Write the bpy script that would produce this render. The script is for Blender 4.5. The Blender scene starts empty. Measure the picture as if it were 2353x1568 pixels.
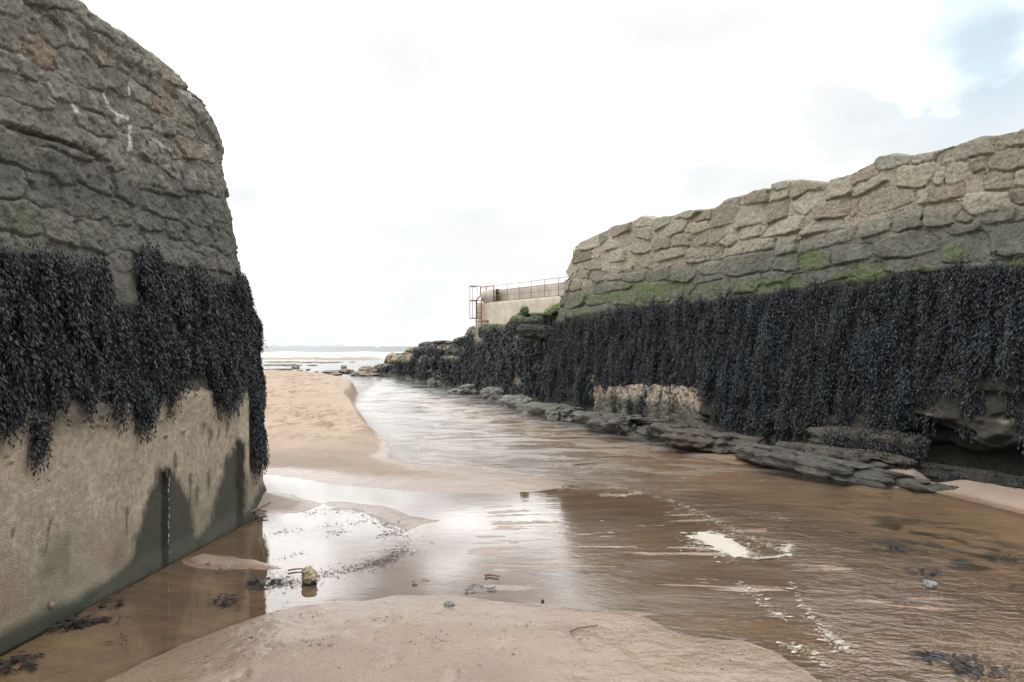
import bpy, math, random
import numpy as np
from mathutils import Vector, Euler

# ------------------------------------------------------------------ camera, sky, sun, exposure
scene = bpy.context.scene
EYE = 1.6
FPX, CX, HZ = 1830.0, 1176.5, 796.0          # focal length, centre column and horizon row on a 2353 px wide frame
cam_d = bpy.data.cameras.new('camera')
cam_d.sensor_width = 36.0
cam_d.lens = 28.0
cam_d.shift_y = 12.0 / 2353.0
cam_d.clip_start = 0.05
cam_d.clip_end = 20000.0
cam = bpy.data.objects.new('camera', cam_d)
cam.location = (0, 0, EYE)
cam.rotation_euler = (math.radians(90), 0, 0)
scene.collection.objects.link(cam)
scene.camera = cam
scene.view_settings.view_transform = 'Standard'
scene.view_settings.look = 'None'
scene.view_settings.exposure = 0.34
scene.view_settings.gamma = 1.0
scene.view_settings.use_curve_mapping = False

SUN_EL, SUN_AZ = math.radians(48), math.radians(215)    # azimuth clockwise from +Y: behind the camera and to the left
world = bpy.data.worlds.new('World')
scene.world = world
world.use_nodes = True
nt = world.node_tree
nt.nodes.clear()


def N(tree, kind, **kw):
    n = tree.nodes.new(kind)
    for k, v in kw.items():
        if k.startswith('i_'):
            key = k[2:]
            key = int(key) if key.isdigit() else key.replace('_', ' ')
            n.inputs[key].default_value = v
        else:
            setattr(n, k, v)
    return n


def math_node(tree, op, a, b=None, clamp=False):
    n = tree.nodes.new('ShaderNodeMath')
    n.operation = op
    n.use_clamp = clamp
    for i, v in enumerate((a, b)):
        if v is None:
            continue
        if isinstance(v, (int, float)):
            n.inputs[i].default_value = v
        else:
            tree.links.new(v, n.inputs[i])
    return n.outputs[0]


def ramp(tree, fac, stops, interp='LINEAR'):
    n = tree.nodes.new('ShaderNodeValToRGB')
    n.color_ramp.interpolation = interp
    els = n.color_ramp.elements
    while len(els) < len(stops):
        els.new(0.5)
    for e, (p, c) in zip(els, stops):
        e.position = p
        e.color = c if len(c) == 4 else (*c, 1)
    tree.links.new(fac, n.inputs[0])
    return n.outputs[0]


def mixc(tree, fac, a, b, blend='MIX'):
    n = tree.nodes.new('ShaderNodeMix')
    n.data_type = 'RGBA'
    n.blend_type = blend
    for i, v in ((0, fac), (6, a), (7, b)):
        if isinstance(v, (int, float)):
            n.inputs[i].default_value = v
        elif isinstance(v, tuple):
            n.inputs[i].default_value = v if len(v) == 4 else (*v, 1)
        else:
            tree.links.new(v, n.inputs[i])
    return n.outputs[2]


SKY = 0.1
SKYX = 6.7
sky = N(nt, 'ShaderNodeTexSky', sky_type='NISHITA', sun_disc=False, sun_elevation=SUN_EL, sun_rotation=SUN_AZ,
        air_density=1.0, dust_density=2.0, ozone_density=1.0)
tc = N(nt, 'ShaderNodeTexCoord')
sep = N(nt, 'ShaderNodeSeparateXYZ')
nt.links.new(tc.outputs['Generated'], sep.inputs[0])
zc = math_node(nt, 'ADD', math_node(nt, 'MAXIMUM', sep.outputs[2], 0.0), 0.22)
comb = N(nt, 'ShaderNodeCombineXYZ')
nt.links.new(math_node(nt, 'DIVIDE', sep.outputs[0], zc), comb.inputs[0])
nt.links.new(math_node(nt, 'DIVIDE', sep.outputs[1], zc), comb.inputs[1])
cl1 = N(nt, 'ShaderNodeTexNoise', i_Scale=0.9, i_Detail=7.0, i_Roughness=0.52, i_Distortion=0.4)
nt.links.new(comb.outputs[0], cl1.inputs['Vector'])
cl2 = N(nt, 'ShaderNodeTexNoise', i_Scale=1.7, i_Detail=6.0, i_Roughness=0.5, i_Distortion=0.3)
mp = N(nt, 'ShaderNodeMapping')
mp.inputs['Location'].default_value = (SKYX, 7.7, 2.0)
nt.links.new(comb.outputs[0], mp.inputs[0])
nt.links.new(mp.outputs[0], cl2.inputs['Vector'])
# gap of blue sky towards the right
gap = N(nt, 'ShaderNodeVectorMath', operation='DISTANCE')
nt.links.new(tc.outputs['Generated'], gap.inputs[0])
gd = Vector((0.60, 1.0, 0.36)).normalized()
gap.inputs[1].default_value = gd
gapv = math_node(nt, 'SUBTRACT', gap.outputs['Value'], math_node(nt, 'MULTIPLY', math_node(nt, 'SUBTRACT', cl1.outputs[0], 0.5), 0.34))
gapm = ramp(nt, gapv, [(0.05, (1, 1, 1)), (0.19, (0, 0, 0))])
thin = ramp(nt, cl1.outputs[0], [(0.34, (0.4, 0.4, 0.4)), (0.50, (0, 0, 0))])
hole = math_node(nt, 'MAXIMUM', math_node(nt, 'MULTIPLY', gapm, 0.92), math_node(nt, 'MULTIPLY', thin, 0.55), True)
cloud = ramp(nt, cl2.outputs[0], [(0.26, (7.1, 7.2, 7.2)), (0.42, (7.95, 8.03, 7.98)), (0.48, (15.0, 15.0, 14.9)), (0.57, (28.0, 28.0, 27.8))])
skyb = mixc(nt, 1.0, sky.outputs[0], (1.0, 1.0, 1.0), 'MULTIPLY')
bg = N(nt, 'ShaderNodeBackground', i_Strength=SKY)
# thicker, dimmer haze low over the sea
lowh = ramp(nt, sep.outputs[2], [(0.0, (1, 1, 1)), (0.09, (0.85, 0.85, 0.85)), (0.20, (0, 0, 0))], 'EASE')
cloud = mixc(nt, lowh, cloud, (7.8, 7.95, 8.0))
# the blue showing through is the Nishita sky, veiled by thin high cloud
blue = mixc(nt, 0.72, skyb, (5.8, 7.1, 7.8))
nt.links.new(mixc(nt, hole, cloud, blue), bg.inputs[0])
outw = N(nt, 'ShaderNodeOutputWorld')
nt.links.new(bg.outputs[0], outw.inputs[0])

sun_d = bpy.data.lights.new('sun', 'SUN')
sun_d.energy = 1.1
sun_d.angle = math.radians(18)
sun_d.color = (1.0, 0.95, 0.87)
sun = bpy.data.objects.new('sun', sun_d)
scene.collection.objects.link(sun)
sd = Vector((math.sin(SUN_AZ) * math.cos(SUN_EL), math.cos(SUN_AZ) * math.cos(SUN_EL), math.sin(SUN_EL)))
sun.rotation_euler = sd.to_track_quat('Z', 'Y').to_euler()
sun.location = sd * 60

# ------------------------------------------------------------------ helpers
rng = np.random.default_rng(7)
COL = scene.collection


def G(x, y, z=0.0):
    """ground point (height z) seen at column x, row y of the 2353 px frame"""
    d = FPX * (EYE - z) / (y - HZ)
    return np.array([(x - CX) / FPX * d, d, z])


def Gs(pts, z=0.0):
    return np.array([G(x, y, z)[:2] for x, y in pts])


def proj(P):
    P = np.asarray(P)
    y = np.where(P[..., 1] > 0.3, P[..., 1], np.nan)
    return CX + FPX * P[..., 0] / y, HZ - FPX * (P[..., 2] - EYE) / y


_perm = np.random.default_rng(11).permutation(4096)
_grad = np.random.default_rng(12).normal(size=(4096, 3))
_grad /= np.linalg.norm(_grad, axis=1)[:, None]


def perlin(x, y, z=0.0):
    x, y, z = np.broadcast_arrays(np.asarray(x, float), np.asarray(y, float), np.asarray(z, float))
    xi, yi, zi = np.floor(x).astype(np.int64), np.floor(y).astype(np.int64), np.floor(z).astype(np.int64)
    xf, yf, zf = x - xi, y - yi, z - zi
    u, v, w = [t * t * t * (t * (t * 6 - 15) + 10) for t in (xf, yf, zf)]
    r = 0
    for dx in (0, 1):
        for dy in (0, 1):
            for dz in (0, 1):
                h = _perm[(_perm[(_perm[(xi + dx) & 4095] + yi + dy) & 4095] + zi + dz) & 4095]
                g = _grad[h]
                r = r + (g[..., 0] * (xf - dx) + g[..., 1] * (yf - dy) + g[..., 2] * (zf - dz)) * \
                    (u if dx else 1 - u) * (v if dy else 1 - v) * (w if dz else 1 - w)
    return r * 1.5


def fbm(x, y, z=0.0, o=4, g=0.5):
    r, a = 0, 1.0
    for k in range(o):
        f = 2.03 ** k
        r = r + a * perlin(np.asarray(x) * f + 17.3 * k, np.asarray(y) * f - 9.1 * k, np.asarray(z) * f + 4.7 * k)
        a *= g
    return r


def smooth(a, b, x):
    t = np.clip((x - a) / (b - a), 0, 1)
    return t * t * (3 - 2 * t)


def inpoly(x, y, poly):
    poly = np.asarray(poly, float)
    ins = np.zeros(np.shape(x), bool)
    n = len(poly)
    for i in range(n):
        x0, y0 = poly[i]
        x1, y1 = poly[(i + 1) % n]
        if y0 == y1:
            continue
        c = ((y0 > y) != (y1 > y)) & (x < (x1 - x0) * (y - y0) / (y1 - y0) + x0)
        ins ^= c
    return ins


def polydist(x, y, poly):
    """signed distance to a polygon, positive inside"""
    poly = np.asarray(poly, float)
    d = np.full(np.shape(x), 1e9)
    n = len(poly)
    for i in range(n):
        ax, ay = poly[i]
        bx, by = poly[(i + 1) % n]
        ex, ey = bx - ax, by - ay
        l2 = ex * ex + ey * ey + 1e-12
        t = np.clip(((x - ax) * ex + (y - ay) * ey) / l2, 0, 1)
        d = np.minimum(d, (x - ax - t * ex) ** 2 + (y - ay - t * ey) ** 2)
    d = np.sqrt(d)
    return np.where(inpoly(x, y, poly), d, -d)


def mesh_obj(name, verts, faces, mat, parent=None, smooth_shade=True, col=None, attrs=None):
    verts = np.asarray(verts, np.float32)
    me = bpy.data.meshes.new(name)
    faces = np.asarray(faces, np.int32) if not isinstance(faces, list) else faces
    if isinstance(faces, np.ndarray):
        k = faces.shape[1]
        nf = len(faces)
        me.vertices.add(len(verts))
        me.vertices.foreach_set('co', verts.ravel())
        me.loops.add(nf * k)
        me.loops.foreach_set('vertex_index', faces.ravel())
        me.polygons.add(nf)
        me.polygons.foreach_set('loop_start', np.arange(0, nf * k, k, dtype=np.int32))
        me.update(calc_edges=True)
        me.validate()
    else:
        me.from_pydata(verts.tolist(), [], faces)
        me.update()
    if smooth_shade:
        me.polygons.foreach_set('use_smooth', np.ones(len(me.polygons), bool))
    if col is not None:
        a = me.color_attributes.new('Col', 'FLOAT_COLOR', 'POINT')
        c4 = np.ones((len(verts), 4), np.float32)
        c4[:, :3] = col
        a.data.foreach_set('color', c4.ravel())
    for k, v in (attrs or {}).items():
        a = me.attributes.new(k, 'FLOAT', 'POINT')
        a.data.foreach_set('value', np.asarray(v, np.float32).ravel())
    me.materials.append(mat)
    o = bpy.data.objects.new(name, me)
    COL.objects.link(o)
    if parent is not None:
        o.parent = parent
    return o


def grid_faces(nr, nc):
    i = np.arange(nr * nc).reshape(nr, nc)
    return np.stack([i[:-1, :-1], i[:-1, 1:], i[1:, 1:], i[1:, :-1]], -1).reshape(-1, 4)


def tag(o, label=None, cat=None, group=None, kind=None):
    if label:
        o['label'] = label
    if cat:
        o['category'] = cat
    if group:
        o['group'] = group
    if kind:
        o['kind'] = kind
    return o


def empty(name, loc=(0, 0, 0)):
    o = bpy.data.objects.new(name, None)
    o.location = loc
    o.empty_display_size = 0.2
    COL.objects.link(o)
    return o


class MB:
    """collects tubes and boxes into one mesh"""
    def __init__(self):
        self.v, self.f = [], []

    def add(self, v, f):
        b = len(self.v)
        self.v += [tuple(p) for p in v]
        self.f += [tuple(i + b for i in q) for q in f]

    def tube(self, pts, r, n=8, closed=False):
        pts = [Vector(p) for p in pts]
        m = len(pts)
        rings = []
        for i, p in enumerate(pts):
            a = pts[(i - 1) % m] if (closed or i > 0) else p
            b = pts[(i + 1) % m] if (closed or i < m - 1) else p
            t = (b - a).normalized()
            ref = Vector((0, 0, 1)) if abs(t.z) < 0.9 else Vector((1, 0, 0))
            s = t.cross(ref).normalized()
            q = s.cross(t)
            rr = r[i] if isinstance(r, (list, tuple)) else r
            rings.append([p + (s * math.cos(2 * math.pi * k / n) + q * math.sin(2 * math.pi * k / n)) * rr for k in range(n)])
        v = [p for g in rings for p in g]
        f = []
        for i in range(m if closed else m - 1):
            for k in range(n):
                a, b = i * n + k, i * n + (k + 1) % n
                c, d = ((i + 1) % m) * n + (k + 1) % n, ((i + 1) % m) * n + k
                f.append((a, b, c, d))
        if not closed:
            f.append(tuple(range(n - 1, -1, -1)))
            f.append(tuple(range((m - 1) * n, m * n)))
        self.add(v, f)

    def build(self, name, mat, parent=None, sm=True):
        return mesh_obj(name, self.v, self.f, mat, parent, sm)


# ------------------------------------------------------------------ materials
def new_mat(name):
    m = bpy.data.materials.new(name)
    m.use_nodes = True
    t = m.node_tree
    t.nodes.clear()
    out = t.nodes.new('ShaderNodeOutputMaterial')
    return m, t, out


def noise(t, scale, detail=4.0, rough=0.55, vec=None, dist=0.0):
    n = N(t, 'ShaderNodeTexNoise', i_Scale=scale, i_Detail=detail, i_Roughness=rough, i_Distortion=dist)
    if vec is None:
        c = t.nodes.new('ShaderNodeTexCoord')
        vec = c.outputs['Object']
    t.links.new(vec, n.inputs['Vector'])
    return n.outputs[0]


def bump(t, h, strength, dist, normal=None):
    b = N(t, 'ShaderNodeBump', i_Strength=strength, i_Distance=dist)
    t.links.new(h, b.inputs['Height'])
    if normal is not None:
        t.links.new(normal, b.inputs['Normal'])
    return b.outputs[0]


def vcol_mat(name, rough=0.85, fine=90.0, fine_amt=0.35, mid=14.0, mid_amt=0.3, bumps=((60, 0.5, 0.01),), spec=0.3, pits=None):
    """surface whose own colour is stored per vertex, broken up by procedural noise"""
    m, t, out = new_mat(name)
    p = N(t, 'ShaderNodeBsdfPrincipled', i_Roughness=rough)
    p.inputs['Specular IOR Level'].default_value = spec
    at = N(t, 'ShaderNodeAttribute', attribute_name='Col')
    c = at.outputs['Color']
    f = ramp(t, noise(t, fine, 3), [(0.3, (1 - fine_amt,) * 3), (0.7, (1 + fine_amt,) * 3)])
    c = mixc(t, 1.0, c, f, 'MULTIPLY')
    f2 = ramp(t, noise(t, mid, 5), [(0.3, (1 - mid_amt, 1 - mid_amt, 1 - mid_amt * 0.9)), (0.7, (1 + mid_amt, 1 + mid_amt * 0.97, 1 + mid_amt * 0.9))])
    c = mixc(t, 1.0, c, f2, 'MULTIPLY')
    t.links.new(c, p.inputs['Base Color'])
    nrm = None
    for sc, st, ds in bumps:
        nrm = bump(t, noise(t, sc, 5, 0.6), st, ds, nrm)
    if pits:
        vo = N(t, 'ShaderNodeTexVoronoi', i_Scale=pits)
        cc = t.nodes.new('ShaderNodeTexCoord')
        t.links.new(cc.outputs['Object'], vo.inputs['Vector'])
        pr = ramp(t, vo.outputs['Distance'], [(0.0, (0, 0, 0)), (0.28, (1, 1, 1))])
        nrm = bump(t, pr, 0.5, 0.012, nrm)
    t.links.new(nrm, p.inputs['Normal'])
    t.links.new(p.outputs[0], out.inputs[0])
    return m


M_STONE = vcol_mat('weathered_stone', 0.9, 110, 0.28, 16, 0.28, ((130, 0.9, 0.010), (42, 0.9, 0.022)), pits=34)
M_CONC = vcol_mat('barnacled_concrete', 0.8, 120, 0.3, 7, 0.14, ((120, 1.0, 0.012), (260, 0.7, 0.006)), pits=75)
M_ROCK = vcol_mat('shore_rock', 0.75, 70, 0.35, 10, 0.4, ((60, 0.9, 0.02), (18, 0.9, 0.05)), spec=0.4)
M_PIER = vcol_mat('pier_concrete', 0.85, 14, 0.1, 2.0, 0.18, ((20, 0.4, 0.02),))


def weed_mat():
    m, t, out = new_mat('wrack_fronds')
    p = N(t, 'ShaderNodeBsdfPrincipled', i_Roughness=0.5)
    p.inputs['Specular IOR Level'].default_value = 0.32
    at = N(t, 'ShaderNodeAttribute', attribute_name='shade')
    c = ramp(t, at.outputs['Fac'], [(0.0, (0.003, 0.004, 0.006)), (0.5, (0.008, 0.0115, 0.0165)), (0.82, (0.020, 0.029, 0.037)), (0.88, (0.020, 0.018, 0.012)), (0.95, (0.030, 0.025, 0.014)), (1.0, (0.07, 0.068, 0.040))])
    t.links.new(c, p.inputs['Base Color'])
    t.links.new(p.outputs[0], out.inputs[0])
    return m


M_WEED = weed_mat()


def simple_mat(name, c, rough=0.7, var=0.25, sc=30.0, metal=0.0, b=None):
    m, t, out = new_mat(name)
    p = N(t, 'ShaderNodeBsdfPrincipled', i_Roughness=rough, i_Metallic=metal)
    n = noise(t, sc, 5)
    lo = tuple(max(0, v * (1 - var)) for v in c)
    hi = tuple(v * (1 + var) for v in c)
    t.links.new(ramp(t, n, [(0.3, lo), (0.7, hi)]), p.inputs['Base Color'])
    if b:
        t.links.new(bump(t, n, b[0], b[1]), p.inputs['Normal'])
    t.links.new(p.outputs[0], out.inputs[0])
    return m


M_RUST = simple_mat('rusty_iron', (0.17, 0.065, 0.045), 0.8, 0.5, 9)
M_FOAM = simple_mat('foam', (0.36, 0.335, 0.28), 0.9, 0.08, 60)
M_SURF = simple_mat('surf_foam', (0.80, 0.82, 0.82), 0.9, 0.05, 0.3)
M_WOOD = simple_mat('driftwood', (0.14, 0.085, 0.06), 0.8, 0.4, 60, b=(0.5, 0.004))
M_HOLE = simple_mat('rusty_pipe', (0.045, 0.022, 0.014), 0.7, 0.5, 40)
M_BOAT = simple_mat('white_sailcloth', (0.8, 0.8, 0.8), 0.7, 0.03, 1)
M_FAR = simple_mat('haze_paled_stone', (0.50, 0.52, 0.53), 0.9, 0.15, 0.05)  # pale grey stands in for the haze over far stone


def trickle_mat():
    m, t, out = new_mat('trickling_water')
    p = N(t, 'ShaderNodeBsdfPrincipled', i_Roughness=0.05)
    p.inputs['Base Color'].default_value = (0.35, 0.36, 0.36, 1)
    t.links.new(bump(t, noise(t, 60, 4), 1.0, 0.02), p.inputs['Normal'])
    t.links.new(p.outputs[0], out.inputs[0])
    return m


M_TRICKLE = trickle_mat()


def sand_mat():
    m, t, out = new_mat('beach_sand')
    p = N(t, 'ShaderNodeBsdfPrincipled')
    at = N(t, 'ShaderNodeAttribute', attribute_name='Col')
    wet = N(t, 'ShaderNodeAttribute', attribute_name='wet').outputs['Fac']
    c = at.outputs['Color']
    c = mixc(t, 1.0, c, ramp(t, noise(t, 170, 2), [(0.3, (0.66, 0.65, 0.64)), (0.7, (1.34, 1.34, 1.34))]), 'MULTIPLY')
    c = mixc(t, 1.0, c, ramp(t, noise(t, 2.2, 6, 0.6), [(0.3, (0.88, 0.88, 0.88)), (0.7, (1.1, 1.09, 1.07))]), 'MULTIPLY')
    # dark grains and specks of broken weed
    sp = ramp(t, noise(t, 26, 4, 0.7), [(0.69, (1, 1, 1)), (0.74, (0.45, 0.38, 0.33))])
    c = mixc(t, 0.8, c, sp, 'MULTIPLY')
    mot = N(t, 'ShaderNodeAttribute', attribute_name='mottle').outputs['Fac']
    mm = N(t, 'ShaderNodeMapping')
    mm.inputs['Scale'].default_value = (1.0, 0.55, 1)
    mm.inputs['Rotation'].default_value = (0, 0, 0.5)
    tcm = t.nodes.new('ShaderNodeTexCoord')
    t.links.new(tcm.outputs['Object'], mm.inputs[0])
    md = ramp(t, noise(t, 3.6, 5, 0.72, mm.outputs[0]), [(0.48, (1, 1, 1)), (0.60, (0.60, 0.53, 0.47))])
    c = mixc(t, mot, c, mixc(t, 1.0, c, md, 'MULTIPLY'))
    wc = mixc(t, 1.0, c, (0.88, 0.81, 0.73), 'MULTIPLY')
    t.links.new(mixc(t, wet, c, wc), p.inputs['Base Color'])
    r = math_node(t, 'SUBTRACT', 0.9, math_node(t, 'MULTIPLY', wet, 0.70))
    t.links.new(r, p.inputs['Roughness'])
    p.inputs['Specular IOR Level'].default_value = 0.45
    n1 = bump(t, noise(t, 170, 3), 0.35, 0.004)
    n2 = bump(t, noise(t, 22, 5, 0.6), 0.35, 0.012, n1)
    n2 = bump(t, noise(t, 3.2, 5, 0.62), 0.55, 0.05, n2)
    t.links.new(n2, p.inputs['Normal'])
    t.links.new(p.outputs[0], out.inputs[0])
    return m


def water_mat():
    m, t, out = new_mat('shallow_water')
    rip = N(t, 'ShaderNodeAttribute', attribute_name='ripple').outputs['Fac']
    tcn = t.nodes.new('ShaderNodeTexCoord')
    mpn = N(t, 'ShaderNodeMapping')
    mpn.inputs['Rotation'].default_value = (0, 0, math.radians(34))
    mpn.inputs['Scale'].default_value = (0.8, 1.25, 1)
    t.links.new(tcn.outputs['Object'], mpn.inputs[0])
    v = mpn.outputs[0]
    a = noise(t, 5.0, 4, 0.6, v, 0.6)
    b = noise(t, 15.0, 3, 0.55, v, 0.4)
    h = math_node(t, 'ADD', a, math_node(t, 'MULTIPLY', b, 0.35))
    h = math_node(t, 'MULTIPLY', h, rip)
    nb = bump(t, h, 1.0, 0.042)
    chp = N(t, 'ShaderNodeAttribute', attribute_name='chop').outputs['Fac']
    sw = math_node(t, 'MULTIPLY', noise(t, 1.5, 5, 0.65, v, 1.0), math_node(t, 'SUBTRACT', chp, 0.05, True))
    nb = bump(t, sw, 1.0, 0.045, nb)
    fr = N(t, 'ShaderNodeFresnel', i_IOR=1.6)
    t.links.new(nb, fr.inputs['Normal'])
    gl = N(t, 'ShaderNodeBsdfGlossy')
    # wavelets too small to see at a distance act as roughness
    pat = ramp(t, noise(t, 1.1, 6, 0.7, v, 1.2), [(0.34, (0.4, 0.4, 0.4)), (0.60, (1.2, 1.2, 1.2))])
    t.links.new(math_node(t, 'MULTIPLY', chp, pat), gl.inputs['Roughness'])
    t.links.new(nb, gl.inputs['Normal'])
    tr = N(t, 'ShaderNodeBsdfTransparent')
    tr.inputs['Color'].default_value = (0.97, 0.945, 0.90, 1)
    mx = N(t, 'ShaderNodeMixShader')
    t.links.new(fr.outputs[0], mx.inputs[0])
    t.links.new(tr.outputs[0], mx.inputs[1])
    t.links.new(gl.outputs[0], mx.inputs[2])
    t.links.new(mx.outputs[0], out.inputs[0])
    return m


def sea_mat():
    m, t, out = new_mat('sea_water')
    df = N(t, 'ShaderNodeBsdfDiffuse')
    df.inputs['Color'].default_value = (0.13, 0.145, 0.14, 1)
    gl = N(t, 'ShaderNodeBsdfGlossy', i_Roughness=0.25)
    tcn = t.nodes.new('ShaderNodeTexCoord')
    mpn = N(t, 'ShaderNodeMapping')
    mpn.inputs['Scale'].default_value = (0.25, 1.0, 1)
    t.links.new(tcn.outputs['Object'], mpn.inputs[0])
    nz = bump(t, noise(t, 0.5, 5, 0.6, mpn.outputs[0]), 0.6, 0.3)
    t.links.new(nz, df.inputs['Normal'])
    t.links.new(nz, gl.inputs['Normal'])
    mx = N(t, 'ShaderNodeMixShader')
    mx.inputs[0].default_value = 0.30
    t.links.new(df.outputs[0], mx.inputs[1])
    t.links.new(gl.outputs[0], mx.inputs[2])
    t.links.new(mx.outputs[0], out.inputs[0])
    return m


M_SAND, M_WATER, M_SEA = sand_mat(), water_mat(), sea_mat()


# ------------------------------------------------------------------ wall shapes
class StraightWall:
    """battered wall face; u runs from the far end towards the camera, v is height"""
    def __init__(s, end, e, batter, H, thick=2.0):
        s.p0, s.e = np.array(end, float), np.array(e, float) / np.hypot(*e)
        s.n = np.array([-s.e[1], s.e[0]])
        if s.n @ s.p0 > 0:
            s.n = -s.n
        s.b, s.H = batter, H

    def off(s, v):
        return -s.b * np.asarray(v) / s.H

    def pos(s, u, v, d=0.0):
        u, v, d = np.broadcast_arrays(np.asarray(u, float), np.asarray(v, float), np.asarray(d, float))
        k = s.off(v) + d
        return np.stack([s.p0[0] + s.e[0] * u + s.n[0] * k, s.p0[1] + s.e[1] * u + s.n[1] * k, v], -1)

    def normal(s, u):
        u = np.asarray(u, float)
        return np.stack([np.full(u.shape, s.n[0]), np.full(u.shape, s.n[1]), np.zeros(u.shape)], -1)

    def local(s, P):
        q = P[..., :2] - s.p0
        return q @ s.n - s.off(P[..., 2]), q @ s.e, P[..., 2]


class RoundedWall:
    """battered wall: straight, then turning left round a drum end"""
    def __init__(s, p0, p1, R, b0, H, batter):
        s.p0 = np.array(p0, float)
        d = np.array(p1, float) - s.p0
        s.L = np.hypot(*d)
        s.e = d / s.L
        s.n = np.array([s.e[1], -s.e[0]])
        s.R, s.c = R, np.array(p1, float) - s.n * R
        s.b0, s.H, s.b = b0, H, batter

    def off(s, v):
        return -s.b * np.clip((np.asarray(v) - s.b0) / (s.H - s.b0), 0, 2)

    def nrm2(s, u):
        a = np.clip((u - s.L) / s.R, 0, 9)
        return s.n[0] * np.cos(a) + s.e[0] * np.sin(a), s.n[1] * np.cos(a) + s.e[1] * np.sin(a)

    def pos(s, u, v, d=0.0):
        u, v, d = np.broadcast_arrays(np.asarray(u, float), np.asarray(v, float), np.asarray(d, float))
        nx, ny = s.nrm2(u)
        k = s.off(v) + d
        ul = np.minimum(u, s.L)
        bx = s.c[0] + (s.e[0] * (ul - s.L)) + nx * (s.R + k)
        by = s.c[1] + (s.e[1] * (ul - s.L)) + ny * (s.R + k)
        return np.stack([bx, by, v], -1)

    def normal(s, u):
        nx, ny = s.nrm2(np.asarray(u, float))
        return np.stack([nx, ny, np.zeros_like(nx)], -1)

    def local(s, P):
        q = P[..., :2] - s.c
        t = q @ s.e
        lat = q @ s.n
        arc = t > 0
        r = np.where(arc, np.hypot(t, lat), lat)
        u = s.L + np.where(arc, s.R * np.arctan2(t, lat), t)
        return r - s.R - s.off(P[..., 2]), u, P[..., 2]


def hit(w, X, Y):
    t = np.linspace(1.0, 60, 6000)
    P = np.stack([(X - CX) / FPX * t, t, EYE + (HZ - Y) / FPX * t], -1)
    d, u, v = w.local(P)
    s = np.where((d[:-1] > 0) & (d[1:] <= 0))[0]
    if len(s):
        i = s[0]
        k = d[i] / (d[i] - d[i + 1])
        return u[i] + k * (u[i + 1] - u[i]), v[i] + k * (v[i + 1] - v[i])
    i = np.argmin(np.abs(d))
    return u[i], v[i]


def lay_stones(U, V, polys, depth, rnd, warp, gap, seed, grow=0.03, droop=0.25):
    """height field of rubble stones; returns height, stone id (-1 = mortar), distance in from the stone's edge"""
    r = np.random.default_rng(seed)
    wu = (U + warp * 0.8 * fbm(U * 5, V * 5, 3.3, 4)).ravel()
    wv = (V + warp * 0.8 * fbm(U * 5, V * 5, 8.8, 4)).ravel()
    n = wu.size
    d1, d2 = np.full(n, -9.0), np.full(n, -9.0)
    If = np.full(n, -1)
    order = np.argsort(U.ravel(), kind='stable')
    su, Vr = U.ravel()[order], V.ravel()
    polys = [np.asarray(q) for q in polys]
    for k, pl in enumerate(polys):
        lo, hi = pl.min(0) - 0.15, pl.max(0) + 0.15
        a, b = np.searchsorted(su, [lo[0], hi[0]])
        idx = order[a:b]
        idx = idx[(Vr[idx] > lo[1]) & (Vr[idx] < hi[1])]
        if not len(idx):
            continue
        d = polydist(wu[idx], wv[idx], pl)
        m = d > d1[idx]
        d2[idx] = np.where(m, d1[idx], np.maximum(d2[idx], d))
        If[idx[m]] = k
        d1[idx] = np.maximum(d1[idx], d)
    e = np.minimum(d1 + grow, (d1 - d2) * 0.5) - gap
    K = len(polys)
    cu, cv = np.array([q.mean(0) for q in polys]).T
    size = np.array([min(*(q.max(0) - q.min(0))) for q in polys])
    ew = np.minimum(rnd, 0.35 * size) * r.uniform(0.6, 1.4, K)
    dep = depth * r.uniform(0.6, 1.35, K)
    ta, tb = r.uniform(-0.12, 0.12, K), -r.uniform(-0.1, 1.0, K) * droop
    I = np.where(e > 0, If, -1)
    j = np.clip(If, 0, K - 1)
    x = np.clip(e / ew[j], 0, 1)
    prof = np.sqrt(np.clip(1 - (1 - x) ** 2, 0, 1))
    h = prof * np.maximum(dep[j] + ta[j] * (wu - cu[j]) + tb[j] * (wv - cv[j]), 0.01)
    h = np.where(e > 0, h, 0)
    return h.reshape(U.shape), I.reshape(U.shape), np.maximum(e, 0).reshape(U.shape)


def auto_courses(u0, u1, v0, v1, h, l, seed):
    r = np.random.default_rng(seed)
    out = []
    v = v0
    while v < v1 - 0.08:
        hh = min(h * r.uniform(0.7, 1.3), v1 - v)
        u = u0 - r.uniform(0, l)
        while u < u1:
            ll = l * r.uniform(0.5, 1.5)
            j = lambda: r.uniform(-0.025, 0.025)
            out.append([(u + j(), v + j()), (u + ll + j(), v + j()), (u + ll + j(), v + hh + j()), (u + j(), v + hh + j())])
            u += ll
        v += hh
    return out


def interp(pts, X):
    p = np.array(sorted(pts), float)
    return np.interp(X, p[:, 0], p[:, 1])

# ================================================================== SETTING: sand, water, sea
LAND = []   # (polygon in metres, height, edge width, edge noise)


def land(pts, h, w, z=0.0, nz=0.03):
    LAND.append((Gs(pts, z), h, w, nz))


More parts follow.
